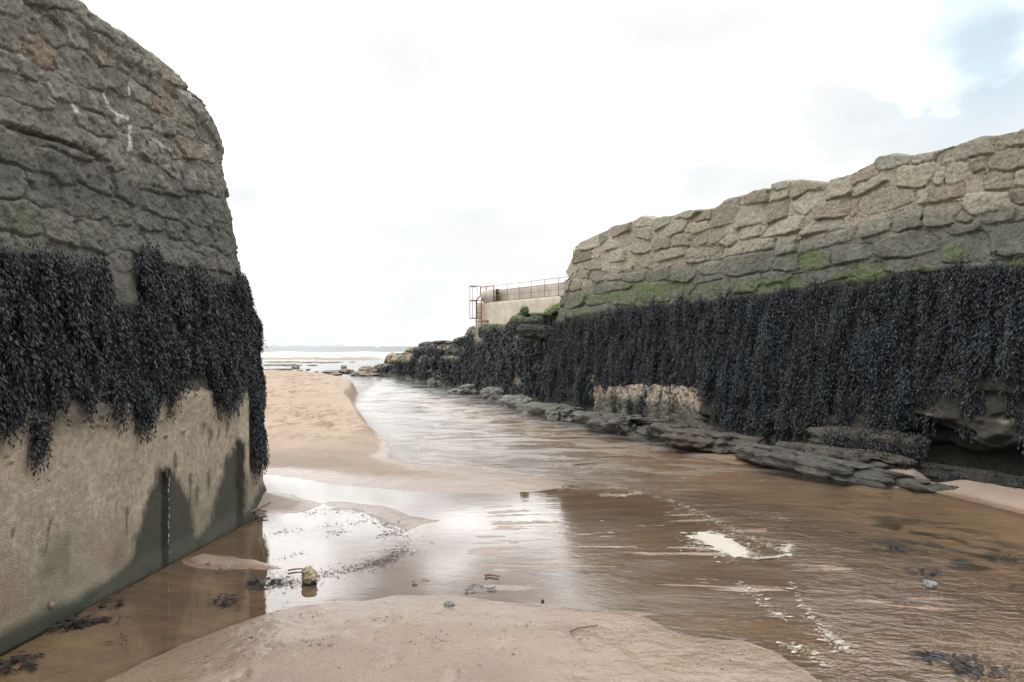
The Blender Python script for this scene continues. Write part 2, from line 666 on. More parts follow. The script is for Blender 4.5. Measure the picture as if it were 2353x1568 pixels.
FORE = [(-700, 1750), (60, 1640), (230, 1568), (400, 1492), (520, 1448), (600, 1420), (690, 1392), (760, 1379), (900, 1369), (1000, 1371), (1100, 1381),
        (1200, 1388), (1300, 1394), (1400, 1402), (1500, 1426), (1600, 1455), (1700, 1469), (1780, 1490), (1850, 1530), (1890, 1568),
        (1930, 1640), (2000, 1800), (2500, 3400), (1176, 3600), (-1800, 3400)]
BANK = [(300, 868), (560, 868), (640, 869), (700, 872), (750, 878), (790, 889), (824, 905), (818, 922), (808, 935), (832, 960), (852, 985), (880, 1012),
        (898, 1035), (892, 1050), (940, 1062), (1000, 1068), (1100, 1076), (1180, 1088), (1250, 1098), (1300, 1109), (1290, 1122), (1230, 1130),
        (1160, 1137), (1000, 1132), (900, 1125), (800, 1118), (720, 1105), (650, 1095), (600, 1089), (540, 1082), (300, 1060)]
GROUND_POLYS = {}


def ground_height(x, y):
    wx = x + 0.05 * fbm(x * 1.6, y * 1.6, 2.0, 3)
    wy = y + 0.10 * fbm(x * 1.6, y * 1.6, 5.0, 3)
    d = np.hypot(x, y)
    # channel bed: deeper towards the right-hand wall
    aw = (x - 1.03) * -0.932 + (y - 21) * -0.362          # distance out from the long wall
    bed = -0.012 - 0.075 * smooth(3.6, 1.0, aw) * smooth(2, 8, y + x)
    bed = np.where(y > 40, -0.03, bed)
    z = bed + 0.006 * fbm(x * 1.3, y * 3.0, 1.0, 4)
    # stranded ribs of sand where the side stream fans into the channel
    fan = smooth(0.0, 0.5, x + 0.55) * smooth(3.4, 2.6, x) * smooth(4.3, 4.9, y) * smooth(9.0, 7.6, y) * smooth(2.6, 3.6, aw)
    ang = np.arctan2(y - 6.3, x + 6.0)
    ribs = fbm(ang * 58, np.hypot(x + 6, y - 6.3) * 0.75, 7.0, 5, 0.62)
    z = z + fan * (0.007 + 0.009 * ribs)
    # film of water left of the fan: almost no depth
    film = smooth(0.4, -0.3, x) * smooth(4.3, 4.8, y) * smooth(9.2, 8.6, y)
    z = z + film * 0.004
    # low ridges parallel to the flow along the foot of the left wall
    lw = smooth(-0.9, -1.6, x) * smooth(6.5, 5.8, y)
    z = z + lw * 0.010 * (fbm((x * 0.5 - y * 0.3) * 1.0, (x * 0.5 + y) * 5.0, 3.0, 3) + 0.05)
    for key, (poly, prof) in GROUND_POLYS.items():
        s = polydist(wx, wy, poly)
        z = np.maximum(z, np.where(s > -3, prof(s, x, y, z), z))
    # near footing of the long wall and beyond the frame
    return z


def p_fore(s, x, y, z):
    damp = smooth(0.0, 0.5, x + 0.15 * fbm(x * 2, y * 2, 4, 3)) * smooth(1.6, 1.2, x)
    h = 0.024 * smooth(0, 0.9, s) * (1 - 0.90 * damp) + 0.004 * smooth(0, 0.10, s)
    f = fbm(x * 7, y * 7, 9.0, 4)
    h = h + smooth(0.1, 0.5, s) * (0.006 * fbm(x * 2.2, y * 2.2, 6.0, 4) + 0.004 * f)
    # shallow heel prints
    fb = fbm(x * 11, y * 11, 33.0, 3)
    h = h + damp * smooth(0.05, 0.4, s) * 0.009 * fbm(x * 2.6, y * 3.4, 71.0, 3)
    for fx, fy, a, L, W in FEET:
        ca, sa = math.cos(a), math.sin(a)
        lx, ly = (x - fx) * ca + (y - fy) * sa, -(x - fx) * sa + (y - fy) * ca
        q = np.sqrt((lx / L) ** 2 + (ly / W) ** 2) + 0.45 * fb
        h = h - 0.010 * smooth(1.2, 0.5, q) + 0.002 * np.exp(-((q - 1.15) / 0.2) ** 2)
    return np.where(s > 0, h, s * 0.12)


FEET = [(-0.62, 3.95, 1.2, 0.13, 0.05), (-0.3, 3.8, 1.4, 0.12, 0.05), (-1.3, 3.75, 1.5, 0.13, 0.05), (-0.05, 4.25, 1.1, 0.12, 0.05)]


def p_bank(s, x, y, z):
    rise = smooth(8.5, 22, y) * smooth(1.2, -3.2, x)
    w = 0.25 + 0.9 * smooth(15, 9, y)
    h = (0.020 + 0.40 * rise) * smooth(0, 1, s / w) ** 0.7
    h = h + smooth(0.1, 1.0, s) * (0.035 * rise + 0.005) * fbm(x * 1.3 + y * 0.25, y * 1.1, 3.0, 6, 0.66)
    foot = fbm(x * 2.4, y * 2.0, 12.0, 3)
    h = h - smooth(0.3, 1.5, s) * np.clip(rise * 2, 0, 1) * 0.06 * smooth(0.15, 0.5, foot)
    return np.where(s > 0, h, s * 0.25)


def p_low(hh, w):
    def f(s, x, y, z):
        h = hh * smooth(0, 1, s / w) + 0.003 * fbm(x * 4, y * 4, 2.0, 3) * (s > 0)
        return np.where(s > 0, h, s * 0.30)
    return f


GROUND_POLYS['fore'] = (Gs(FORE), p_fore)
GROUND_POLYS['bank'] = (Gs([(x, y) for x, y in BANK]), p_bank)
GROUND_POLYS['lobe'] = (Gs([(540, 1118), (600, 1121), (664, 1134), (744, 1158), (700, 1180), (640, 1186), (540, 1196)]), p_low(0.022, 0.25))
GROUND_POLYS['lobe2'] = (Gs([(744, 1148), (821, 1156), (885, 1166), (950, 1180), (1013, 1195), (970, 1206), (936, 1226), (885, 1205), (821, 1180), (744, 1162)]), p_low(0.012, 0.18))
GROUND_POLYS['lobe3'] = (Gs([(430, 1287), (470, 1271), (540, 1275), (610, 1287), (658, 1303), (600, 1309), (520, 1306), (445, 1300)]), p_low(0.02, 0.1))
GROUND_POLYS['beach'] = (Gs([(2118, 1116), (2200, 1100), (2353, 1095), (2700, 1100), (3300, 1200), (3300, 1500), (2700, 1290), (2500, 1232), (2353, 1186), (2280, 1165), (2200, 1145), (2140, 1128)]), p_low(0.07, 0.34))
GROUND_POLYS['pocket'] = (Gs([(1600, 1045), (1715, 1035), (1735, 1062), (1690, 1067), (1640, 1056)]), p_low(0.015, 0.2))
GROUND_POLYS['pocket2'] = (Gs([(1990, 1085), (2040, 1050), (2120, 1085), (2140, 1120), (2060, 1122), (2000, 1110)]), p_low(0.12, 0.2))
GROUND_POLYS['bar'] = (Gs([(300, 823.2), (800, 823.6), (915, 825.5), (880, 827.6), (600, 829.0), (300, 829.5)]), p_low(0.16, 3.0))


def polar_rows(r0, r1, n):
    return 1.0 / np.linspace(1.0 / r0, 1.0 / r1, n)


def polar_grid(rows, cols):
    R, A = np.meshgrid(rows, cols, indexing='ij')
    return R * np.sin(A), R * np.cos(A)


half = math.radians(36)
rows = np.concatenate([[0.02, 0.6, 1.2, 1.8, 2.4], polar_rows(3.0, 30, 520), polar_rows(31, 130, 90)[0:], np.geomspace(140, 7000, 30)])
cols = np.concatenate([np.linspace(-math.pi, -half, 46)[:-1], np.linspace(-half, half, 860), np.linspace(half, math.pi, 46)[1:]])
gx, gy = polar_grid(rows, cols)
gz = ground_height(gx, gy)
far = np.hypot(gx, gy)
gz = np.where(far > 112, -2.5, gz)
gz = np.where(gy < 2.2, np.maximum(gz, 0.03), gz)


def ground_colour(x, y, z):
    base = np.array([0.214, 0.164, 0.130])
    bank = np.array([0.272, 0.210, 0.155])
    t = smooth(8, 16, y)[..., None]
    c = base * (1 - t) + bank * t
    c = c * (1 + 0.10 * fbm(x * 0.9, y * 0.9, 1.5, 4))[..., None]
    bedk = (smooth(0.0, -0.03, z) * smooth(40, 30, y))[..., None]
    c = c * (1 - bedk) + c * np.array([1.80, 1.76, 1.52]) * bedk  # submerged bed colour lifted to stand in for light in the water
    # loose patches of dark weed and stone on the channel bed
    px, py = proj(np.stack([x, y, z], -1))
    px, py = np.nan_to_num(px, nan=-9999.), np.nan_to_num(py, nan=9999.)
    dist = np.hypot((px - 2230) / 330, (py - 1270 - (px - 2230) * 0.30) / 70)
    blot = smooth(1.2, 0.4, dist) * smooth(0.05, 0.45, fbm(x * 3.0, y * 3.0, 4.0, 4) + 0.10)
    edge = smooth(0.55, 0.1, (x - 1.03) * -0.932 + (y - 21) * -0.362 + 0.3 * fbm(x * 2, y * 2, 1, 3) - 0.75) * (z < 0.0)
    k = np.clip(blot + 0.85 * edge * smooth(8, 9.5, y), 0, 1)[..., None]
    return c * (1 - k) + np.array([0.035, 0.042, 0.030]) * k


wet = 1 - smooth(0.010, 0.034, gz + 0.004 * fbm(gx * 3, gy * 3, 6.0, 3))
wet = np.clip(np.maximum(wet, 0.9 * smooth(-0.8, -0.4, gx) * smooth(3.4, 2.6, gx) * smooth(4.9, 5.1, gy) * smooth(9.0, 8.0, gy)), 0, 1)
mottle = np.clip(0.25 * smooth(0.02, 0.05, gz) + smooth(0.08, 0.2, gz) * (gy > 8), 0, 1) * (0.25 + 0.75 * smooth(-0.35, 0.25, fbm(gx * 0.35, gy * 0.25, 8.0, 3)))
gcol = ground_colour(gx, gy, gz)
gv = np.stack([gx, gy, gz], -1).reshape(-1, 3)
nr, nc = gx.shape
ground = mesh_obj('sand_ground', gv, grid_faces(nr, nc), M_SAND, col=gcol.reshape(-1, 3), attrs={'wet': wet, 'mottle': mottle})
tag(ground, kind='structure')

# water in the channel and over the flats: one level sheet
wrows = np.concatenate([[2.0, 2.6], polar_rows(3.0, 30, 170), polar_rows(31, 112, 50)])
wcols = np.linspace(-math.radians(60), math.radians(60), 300)
wx, wy = polar_grid(wrows, wcols)
aw = (wx - 1.03) * -0.932 + (wy - 21) * -0.362
stream = Gs([(824, 905), (808, 935), (898, 1035), (940, 1062), (1250, 1095), (1330, 1125), (1480, 1135), (1620, 1200), (1760, 1250), (1850, 1330), (1900, 1430), (1960, 1568),
             (2000, 1750), (3400, 1750), (3400, 1000), (1300, 850), (900, 850)])
sdist = polydist(wx, wy, stream)
rip = 0.02 + 0.10 * smooth(0.0, 0.9, wx) + 0.88 * smooth(-0.25, 0.35, sdist)
rip = rip * np.clip(5.0 / wy, 0, 1) ** 1.5
rip = np.where(wy > 32, np.maximum(0.035, rip), rip)
chop = 0.03 + smooth(-0.2, 0.4, sdist) * 0.27 * smooth(4.5, 12, wy) + 0.16 * smooth(-0.3, 0.7, wx) * smooth(9, 6, wy) * smooth(4.2, 5.0, wy)
chop = np.where(wy > 32, np.maximum(chop, 0.16), chop)
wv = np.stack([wx, wy, np.zeros_like(wx)], -1).reshape(-1, 3)
water = mesh_obj('stream_water', wv, grid_faces(*wx.shape), M_WATER, attrs={'ripple': rip, 'chop': chop})
tag(water, kind='structure')

# open sea, from the surf to the horizon
srows = np.concatenate([np.linspace(112.0, 220, 40), np.geomspace(230, 9000, 60)])
scols = np.linspace(-math.radians(65), math.radians(65), 160)
sx, sy = polar_grid(srows, scols)
sz = 0.10 * fbm(sx * 0.02, sy * 0.1, 1.0, 3) * smooth(112, 150, sy) + 0.004
mesh_o = mesh_obj('sea_water', np.stack([sx, sy, sz], -1).reshape(-1, 3), grid_faces(*sx.shape), M_SEA)
tag(mesh_o, kind='structure')

# lines of white surf rolling over the flats
sv, sf = [], []
for k, (y0, wdt, hh, x0, x1) in enumerate([(116, 7, 0.35, -140, 5), (128, 9, 0.4, -150, -8), (142, 10, 0.45, -160, 20), (158, 11, 0.45, -170, 10), (177, 9, 0.4, -190, 30)]):
    n = 220
    xs = np.linspace(x0, x1, n)
    prof = [(-0.5, 0.0), (-0.42, 0.7), (-0.2, 1.0), (0.1, 0.8), (0.5, 0.0)]
    b = len(sv)
    for i, xx in enumerate(xs):
        nn = float(perlin(xx * 0.05, y0, 0.5)) * 4
        taper = min(1, i / 12, (n - 1 - i) / 30)
        q = taper * (0.55 + 0.6 * abs(float(fbm(xx * 0.07, y0, 2.0, 3))))
        for (py, pz) in prof:
            sv.append((xx, y0 + nn + py * wdt * max(q, 0.02), 0.02 + pz * hh * q + 0.05 * float(perlin(xx * 0.7, py * 9, y0)) * taper))
    for i in range(n - 1):
        for j in range(4):
            a = b + i * 5 + j
            sf.append((a, a + 1, a + 6, a + 5))
tag(mesh_obj('surf', sv, sf, M_SURF), 'white broken surf rolling in beyond the flat rocks', 'surf', kind='stuff')

# ================================================================== THE LONG RUBBLE WALL ON THE RIGHT
RW = StraightWall((1.03, 21.0), (0.362, -0.932), 0.25, 4.06)
ZST = [  # outlines of the stones, read off the photograph (2x frame, right half)
 [(303,1130),(325,1125),(325,1150),(303,1152)],[(325,1120),(400,1078),(405,1130),(330,1155)],[(405,1080),(440,1066),(440,1110),(408,1125)],
 [(285,1190),(300,1160),(372,1155),(372,1190),(290,1212)],[(330,1215),(410,1185),(415,1235),(345,1240)],[(247,1255),(270,1230),(305,1235),(305,1265),(270,1284)],
 [(305,1240),(360,1240),(365,1275),(310,1280)],[(440,1115),(495,1100),(500,1130),(445,1150)],[(425,1165),(530,1150),(525,1195),(430,1210)],
 [(467,1045),(520,1035),(555,1030),(550,1060),(470,1090)],[(495,1100),(530,1075),(570,1065),(568,1115),(515,1130)],[(570,1025),(600,1000),(630,995),(668,1010),(650,1040),(580,1045)],
 [(555,1120),(580,1100),(640,1115),(645,1150),(600,1165),(560,1155)],[(575,1050),(650,1048),(645,1100),(580,1090)],[(665,1000),(735,995),(725,1030),(670,1060)],
 [(715,1070),(740,1020),(780,1005),(815,1020),(800,1060),(730,1088)],[(750,990),(820,970),(880,972),(840,1000),(760,1005)],[(805,1060),(830,1030),(900,1020),(915,1050),(860,1070),(810,1075)],
 [(855,990),(890,972),(930,968),(920,1005),(850,1020)],[(930,1035),(945,965),(1000,928),(1055,915),(1035,990),(1025,1020),(940,1045)],[(1075,905),(1120,885),(1190,878),(1185,925),(1080,945)],
 [(1040,1050),(1060,950),(1180,930),(1178,1028),(1050,1058)],[(1205,850),(1240,836),(1290,838),(1280,865),(1225,880)],[(1190,890),(1285,870),(1280,905),(1195,930)],
 [(1185,1020),(1200,940),(1280,915),(1275,995),(1200,1025)],[(1295,900),(1300,845),(1340,833),(1400,840),(1450,850),(1440,865),(1370,880),(1310,920)],
 [(1300,930),(1360,890),(1435,868),(1430,925),(1355,985),(1315,960)],[(1453,850),(1470,828),(1520,822),(1570,803),(1575,880),(1555,905),(1455,925)],
 [(1415,950),(1450,930),(1565,905),(1560,985),(1412,1008)],[(1345,1070),(1380,1035),(1440,1015),(1530,1010),(1535,1045),(1440,1065),(1350,1085)],
 [(1155,1090),(1190,1040),(1260,1010),(1350,995),(1345,1050),(1230,1085),(1165,1098)],[(1050,1085),(1060,1050),(1150,1030),(1145,1080),(1060,1105)],
 [(915,1115),(920,1060),(985,1050),(985,1095),(930,1120)],[(985,1095),(1040,1085),(1048,1110),(1010,1130),(960,1125)],[(830,1110),(850,1085),(905,1070),(910,1115),(835,1135)],
 [(735,1105),(760,1080),(830,1075),(825,1125),(745,1130)],[(655,1130),(670,1100),(735,1100),(730,1140),(665,1150)],[(668,1190),(690,1150),(795,1140),(800,1170),(720,1195),(680,1200)],
 [(570,1240),(580,1180),(660,1165),(655,1210),(580,1245)],[(525,1245),(535,1195),(565,1190),(562,1240),(530,1252)],[(445,1250),(455,1235),(515,1230),(518,1280),(448,1290)],
 [(365,1275),(385,1245),(440,1255),(438,1285),(400,1295)],[(815,1205),(820,1145),(980,1130),(975,1170),(870,1205)],[(985,1175),(1010,1140),(1050,1105),(1215,1092),(1220,1140),(1050,1170)],
 [(1220,1150),(1225,1095),(1320,1085),(1320,1120),(1310,1150),(1230,1178)],[(1320,1120),(1400,1080),(1590,1050),(1570,1100),(1450,1130),(1320,1160)],
 [(620,1290),(625,1240),(735,1225),(745,1270),(730,1285),(640,1295)],[(735,1285),(740,1235),(800,1220),(855,1235),(845,1275),(800,1300)],[(520,1290),(530,1260),(615,1250),(615,1285),(540,1300)],
 [(860,1240),(880,1215),(980,1195),(990,1235),(985,1260),(900,1265)],[(990,1260),(995,1190),(1220,1150),(1215,1200),(1190,1240),(1060,1270)],[(1210,1235),(1230,1185),(1320,1170),(1320,1235),(1260,1245)],
 [(1320,1180),(1440,1155),(1475,1170),(1475,1220),(1400,1245),(1330,1235)],[(1485,1160),(1520,1135),(1650,1125),(1680,1150),(1640,1185),(1500,1210)],
 [(1575,815),(1670,745),(1695,800),(1640,840),(1580,855)],[(1580,905),(1600,845),(1720,800),(1735,830),(1640,880)],[(1675,755),(1690,725),(1740,717),(1845,718),(1840,750),(1770,770),(1690,780)],
 [(1850,740),(1865,718),(1960,700),(1940,735),(1860,755)],[(1955,740),(1970,710),(2080,660),(2190,625),(2220,630),(2215,700),(2120,720),(2090,740),(1980,755)],
 [(2225,690),(2230,640),(2300,615),(2360,605),(2400,600),(2400,670),(2300,680)],[(1785,850),(1795,775),(1945,755),(1945,810),(1900,860),(1800,862)],[(1950,825),(1975,800),(2000,790),(2000,850),(1960,845)],
 [(1990,815),(2010,755),(2060,735),(2105,750),(2105,815),(2050,845),(1995,850)],[(2200,760),(2230,710),(2300,685),(2400,680),(2400,770),(2260,790),(2210,775)],[(2115,740),(2190,725),(2195,770),(2130,790)],
 [(1600,965),(1615,910),(1730,870),(1850,875),(1855,920),(1780,950),(1650,985)],[(1560,985),(1572,920),(1605,915),(1598,975),(1575,995)],[(1880,880),(1930,865),(1925,930),(1885,935)],
 [(1930,935),(1940,870),(2085,850),(2085,895),(1950,935)],[(2180,815),(2210,800),(2320,795),(2310,860),(2190,870)],[(2320,800),(2340,780),(2400,770),(2400,850),(2325,850)],
 [(2095,930),(2110,895),(2280,885),(2290,930),(2280,965),(2130,985),(2100,965)],[(2310,890),(2340,870),(2400,870),(2400,930),(2340,935),(2310,920)],
 [(1905,1020),(1910,960),(1950,945),(2075,935),(2070,965),(2030,1030),(1930,1042)],[(1760,1050),(1770,985),(1900,955),(1900,1030),(1880,1045),(1770,1062)],
 [(1620,1090),(1650,1020),(1750,995),(1748,1050),(1650,1085)],[(2045,1005),(2080,985),(2130,1000),(2100,1020)],[(2175,1010),(2210,985),(2320,980),(2310,1005),(2200,1025)],
 [(2220,1150),(2215,1060),(2260,1040),(2400,1020),(2400,1160),(2300,1170),(2240,1165)],[(1685,1140),(1720,1105),(1840,1065),(1920,1070),(1965,1110),(1970,1140),(1850,1180),(1740,1190),(1690,1165)],
 [(1985,1120),(2010,1100),(2170,1070),(2200,1110),(2200,1175),(2060,1210),(1995,1200)],[(1270,1300),(1300,1265),(1480,1240),(1540,1230),(1550,1270),(1430,1300),(1290,1310)],
 [(1560,1260),(1600,1220),(1700,1210),(1710,1250),(1640,1285)],[(1160,1290),(1175,1260),(1260,1250),(1260,1290),(1180,1305)],[(1020,1320),(1025,1285),(1140,1255),(1155,1300),(1120,1340),(1040,1345)],
 [(820,1360),(860,1310),(990,1285),(1015,1320),(990,1370),(830,1385)],[(825,1300),(860,1270),(970,1262),(975,1280),(870,1305)],[(740,1330),(770,1300),(810,1305),(810,1355),(750,1365)],
 [(580,1345),(600,1310),(720,1295),(740,1330),(730,1380),(620,1390)],[(460,1370),(470,1340),(570,1325),(580,1370),(560,1400),(480,1395)],[(445,1340),(455,1305),(530,1295),(560,1310),(545,1335)],
 [(375,1345),(390,1310),(450,1300),(445,1340),(400,1352)],[(275,1330),(290,1290),(325,1290),(325,1325),(290,1345)],[(225,1410),(240,1350),(310,1340),(350,1360),(340,1395),(270,1425)],
 [(243,1315),(250,1290),(285,1290),(270,1330),(255,1338)],[(355,1385),(375,1360),(450,1355),(450,1395),(370,1405)],[(255,1470),(265,1430),(370,1410),(460,1395),(470,1440),(330,1455)],
 [(1890,1245),(1920,1230),(2170,1215),(2400,1190),(2400,1207),(2150,1232)],[(1735,1195),(1860,1190),(1870,1240),(1780,1255),(1725,1235)],[(2010,1060),(2060,1040),(2160,1040),(2150,1058),(2050,1080)]]
rpoly = [[hit(RW, CX + x * 0.5, y * 0.5) for x, y in pl] for pl in ZST]
rpoly += auto_courses(13.55, 19.5, 2.3, 4.05, 0.3, 0.6, 5)
RTOP = [(1310, 590), (1327, 568), (1340, 558), (1375, 539), (1396, 531), (1410, 521), (1450, 515), (1476, 498), (1510, 503), (1550, 496), (1586, 485), (1640, 483), (1676, 457),
        (1714, 450), (1737, 438), (1770, 438), (1780, 425), (1800, 418), (1822, 418), (1850, 416), (1895, 424), (1905, 425), (1912, 414), (1960, 402),
        (2010, 373), (2025, 360), (2045, 358), (2098, 359), (2105, 358), (2155, 349), (2170, 345), (2215, 330), (2270, 313), (2286, 315), (2330, 307), (2353, 303)]
tu, tv = np.array([hit(RW, x, y) for x, y in RTOP]).T
RENDP = [(1327, 568), (1318, 580), (1318, 600), (1302, 625), (1312, 640), (1296, 650), (1300, 668), (1291, 690), (1290, 705), (1281, 735), (1278, 770), (1272, 850), (1268, 935), (1268, 960)]
eu, ev = np.array([hit(RW, x, y) for x, y in RENDP]).T
eo = np.argsort(ev)
u_end = lambda v: np.interp(v, ev[eo], eu[eo])
to = np.argsort(tu)


def u_top(u):
    return np.interp(u, tu[to], tv[to], right=4.1)


WT = [(1150, 745), (1290, 737), (1350, 720), (1450, 703), (1600, 692), (1700, 682), (1800, 667), (1900, 648), (2000, 640), (2100, 622), (2353, 603), (2700, 580)]   # top of the weed
ucols = np.concatenate([np.linspace(0, 6, 330)[:-1], np.linspace(6, 13.7, 520)[:-1], np.linspace(13.7, 19, 60)])
vlin = np.concatenate([np.linspace(-0.35, 2.2, 150)[:-1], np.linspace(2.2, 4.06, 150)])


def build_right_wall():
    root = empty('rubble_wall', (4.0, 13.4, 0))
    V0, U0 = np.meshgrid(vlin, ucols, indexing='ij')
    top = u_top(U0 + 0.0)
    V = np.where(V0 > 1.8, 1.8 + (V0 - 1.8) * (top - 1.8) / (4.06 - 1.8), V0)
    ue = u_end(V)
    U = ue + (19 - ue) * (U0 / 19.0) ** 1.0
    top = u_top(U)
    V = np.where(V0 > 1.8, 1.8 + (V0 - 1.8) * (top - 1.8) / (4.06 - 1.8), V0)
    H, I, D = lay_stones(U, V, rpoly, 0.062, 0.026, 0.020, 0.006, 3, 0.034, 0.2)
    X, Y = proj(RW.pos(U, V))
    X = np.nan_to_num(X, nan=9000.)
    Y = np.nan_to_num(Y, nan=900.)
    wt = interp(WT, X)
    dyw = wt - Y                                           # positive above the weed line
    dv = dyw / FPX * RW.pos(U, V)[..., 1]                  # the same in metres
    stone = I >= 0
    rough = fbm(U * 9, V * 9, 1.0, 5, 0.55)
    lam = np.sin(V * 60 + 6 * fbm(U * 2, V * 4, 2.0, 3)) * 0.0035
    h = np.where(stone, H + (0.014 * rough + 0.007 * fbm(U * 26, V * 26, 5, 3, 0.6)) * np.minimum(1, D / 0.02) + lam * smooth(-0.5, 0.6, fbm(U, V * 1.4, 9, 2)), 0.034 + 0.014 * rough)
    # behind the weed: lumpy masonry
    low = smooth(0.05, -0.12, dv)
    h = h * (1 - low) + low * (0.05 + 0.06 * fbm(U * 1.6, V * 2.6, 4.0, 5))
    # proud concrete block, overhang and hollow at the foot
    blk = inpoly(X + 5 * rough, Y + 5.0 * rough + 3 * fbm(U * 3, V * 3, 3, 3), [(1382, 887), (1500, 884), (1618, 893), (1626, 1010), (1375, 1010)]) & (V < 1.4)
    h = np.where(blk, 0.16 + 0.016 * rough - 0.03 * smooth(0.2, 0.5, fbm(U * 14, V * 14, 8, 3)) + 0.03 * fbm(U * 2.5, V * 3, 3, 3), h)
    led = smooth(0, 0.05, polydist(X / 1000, Y / 1000, np.array([(2030, 945), (2130, 935), (2250, 950), (2353, 955), (2353, 1000), (2300, 1025), (2210, 985), (2110, 960), (2040, 975)]) / 1000))
    h = h + 0.16 * np.clip(led * 5, 0, 1)
    led2 = inpoly(X, Y, [(2110, 868), (2200, 862), (2500, 868), (2500, 905), (2110, 895)])
    h = h + 0.07 * led2
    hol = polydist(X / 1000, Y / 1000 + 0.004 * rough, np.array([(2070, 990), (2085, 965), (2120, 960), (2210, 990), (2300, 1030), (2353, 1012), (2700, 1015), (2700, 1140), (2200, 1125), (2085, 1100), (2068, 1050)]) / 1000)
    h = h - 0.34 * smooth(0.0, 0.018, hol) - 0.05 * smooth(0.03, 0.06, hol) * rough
    hol2 = polydist(X / 1000, Y / 1000, np.array([(2030, 975), (2080, 968), (2085, 1000), (2050, 1002), (2035, 992)]) / 1000)
    h = h - 0.2 * smooth(0, 0.008, hol2)
    # courses and broken strata low down
    lowz = smooth(1.0, 0.7, V) * (1 - blk)
    h = h + lowz * 0.06 * np.sign(np.sin(V * 16 + 2.0 * fbm(U * 1.2, V, 3, 3))) * smooth(0.1, 0.4, np.abs(np.sin(V * 16 + 2.0 * fbm(U * 1.2, V, 3, 3))))
    # ---------------- colour
    r = np.random.default_rng(8)
    pal = np.array([(0.255, 0.228, 0.178), (0.235, 0.21, 0.165), (0.275, 0.25, 0.20), (0.21, 0.187, 0.15), (0.25, 0.228, 0.182), (0.255, 0.24, 0.20), (0.20, 0.172, 0.138)])
    sc = np.array([0.84, 0.87, 0.85]) * pal[r.integers(0, len(pal), 400)] * r.uniform(0.82, 1.2, (400, 1))
    c = np.where(stone[..., None], sc[np.clip(I, 0, 399)], np.array([0.245, 0.215, 0.168]))
    # algae darkening of the courses washed at spring tides
    t = smooth(0.88, 0.45, dv + 0.12 * fbm(U * 1.5, V * 2, 7, 3))[..., None]
    c = c * (1 - t) + (np.array([0.095, 0.098, 0.088]) * (1 + 0.3 * fbm(U * 4, V * 4, 2, 3))[..., None] + 0.10 * (c - 0.25)) * t
    # bright green weed above the wrack
    g = fbm(U * 1.1, V * 2.4, 31, 4)
    moss = smooth(0.34, 0.03, dv) * smooth(-0.05, 0.35, g + 0.12) * (dv > -0.1)
    spots = [(1869, 595, 42, 26, 1.0), (2206, 580, 36, 22, 1.0), (2000, 615, 70, 16, 0.7), (1500, 665, 70, 22, 0.9), (1790, 650, 80, 16, 0.9), (1560, 655, 60, 18, .7), (1350, 690, 40, 16, 0.7), (1420, 682, 45, 16, .9)]
    for (mx, my, ra, rb, k) in spots:
        q = np.hypot((X - mx) / ra, (Y - my) / rb)
        moss = np.maximum(moss, k * smooth(1.25, 0.3, q + 0.5 * fbm(U * 7, V * 7, 5, 3)))
    gr = np.array([0.074, 0.102, 0.036]) * (1 + 0.35 * fbm(U * 12, V * 12, 3, 3))[..., None]
    c = c * (1 - 0.85 * moss[..., None]) + gr * 0.85 * moss[..., None]
    # holdfasts and wet dark film behind the weed
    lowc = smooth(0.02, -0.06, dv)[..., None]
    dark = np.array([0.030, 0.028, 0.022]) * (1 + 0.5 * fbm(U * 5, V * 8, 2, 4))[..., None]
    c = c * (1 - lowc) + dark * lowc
    cb = np.array([0.25, 0.205, 0.16]) * (1 + 0.35 * fbm(U * 9, V * 9, 2, 4))[..., None]
    fade = smooth(0.42, 0.62, V - 0.1 * fbm(U * 5, V * 3, 6, 3))[..., None]
    c = np.where(blk[..., None], cb * fade + dark * 2.8 * (1 - fade), c)
    ll = (np.clip(led * 5, 0, 1) * smooth(-0.25, 0.2, fbm(U * 3, V * 3, 17, 3)))[..., None]
    ll = ll * (smooth(0.05, 0.4, fbm(U * 2.2, V * 4, 57, 4)) * 0.8 + 0.1)[..., None]
    c = c * (1 - ll) + np.array([0.17, 0.145, 0.105]) * ll
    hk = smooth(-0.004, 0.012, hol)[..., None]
    c = c * (1 - hk) + np.array([0.022, 0.021, 0.016]) * (1 + 0.4 * rough)[..., None] * hk  # wet black rock and the hollow's shade both put into the colour
    # bare patches of barnacled masonry
    for (mx, my, ra, rb) in [(1372, 855, 9, 38), (1378, 905, 14, 30), (1790, 870, 8, 14)]:
        q = smooth(1.2, 0.5, np.hypot((X - mx) / ra, (Y - my) / rb) + 0.6 * fbm(U * 8, V * 8, 4, 3))[..., None]
        c = c * (1 - q) + np.array([0.23, 0.20, 0.13]) * q
    P = RW.pos(U, V, h)
    # cap over the top and return round the far end
    rowsP, rowsC = [P[i] for i in range(P.shape[0])], [c[i] for i in range(P.shape[0])]
    for k, (ins, rise) in enumerate([(0.10, 0.025), (0.3, 0.03), (0.7, 0.0), (1.3, -0.02), (1.9, -0.05), (2.0, -0.6)]):
        q = RW.pos(U[-1], V[-1] + rise + 0.04 * fbm(U[-1] * 2.5, np.full_like(U[-1], ins * 3), 6, 3), h[-1] - ins)
        rowsP.append(q)
        rowsC.append(c[-1] * 0.98)
    P, c = np.stack(rowsP), np.stack(rowsC)
    endP, endC = [], []
    for ins in (1.9, 1.2, 0.6, 0.25, 0.08):
        q = P[:, 0].copy()
        q[:, :2] -= RW.n * ins * 1.0
        q[:, :2] += RW.e * (0.10 * min(1, ins * 3)) + RW.e * (0.08 * fbm(q[:, 2] * 4, ins * 3.0, 1, 3))[:, None]
        endP.append(q)
        endC.append(c[:, 0] * np.where(P[:, 0, 2] < 2.2, 0.5, 1.0)[:, None])
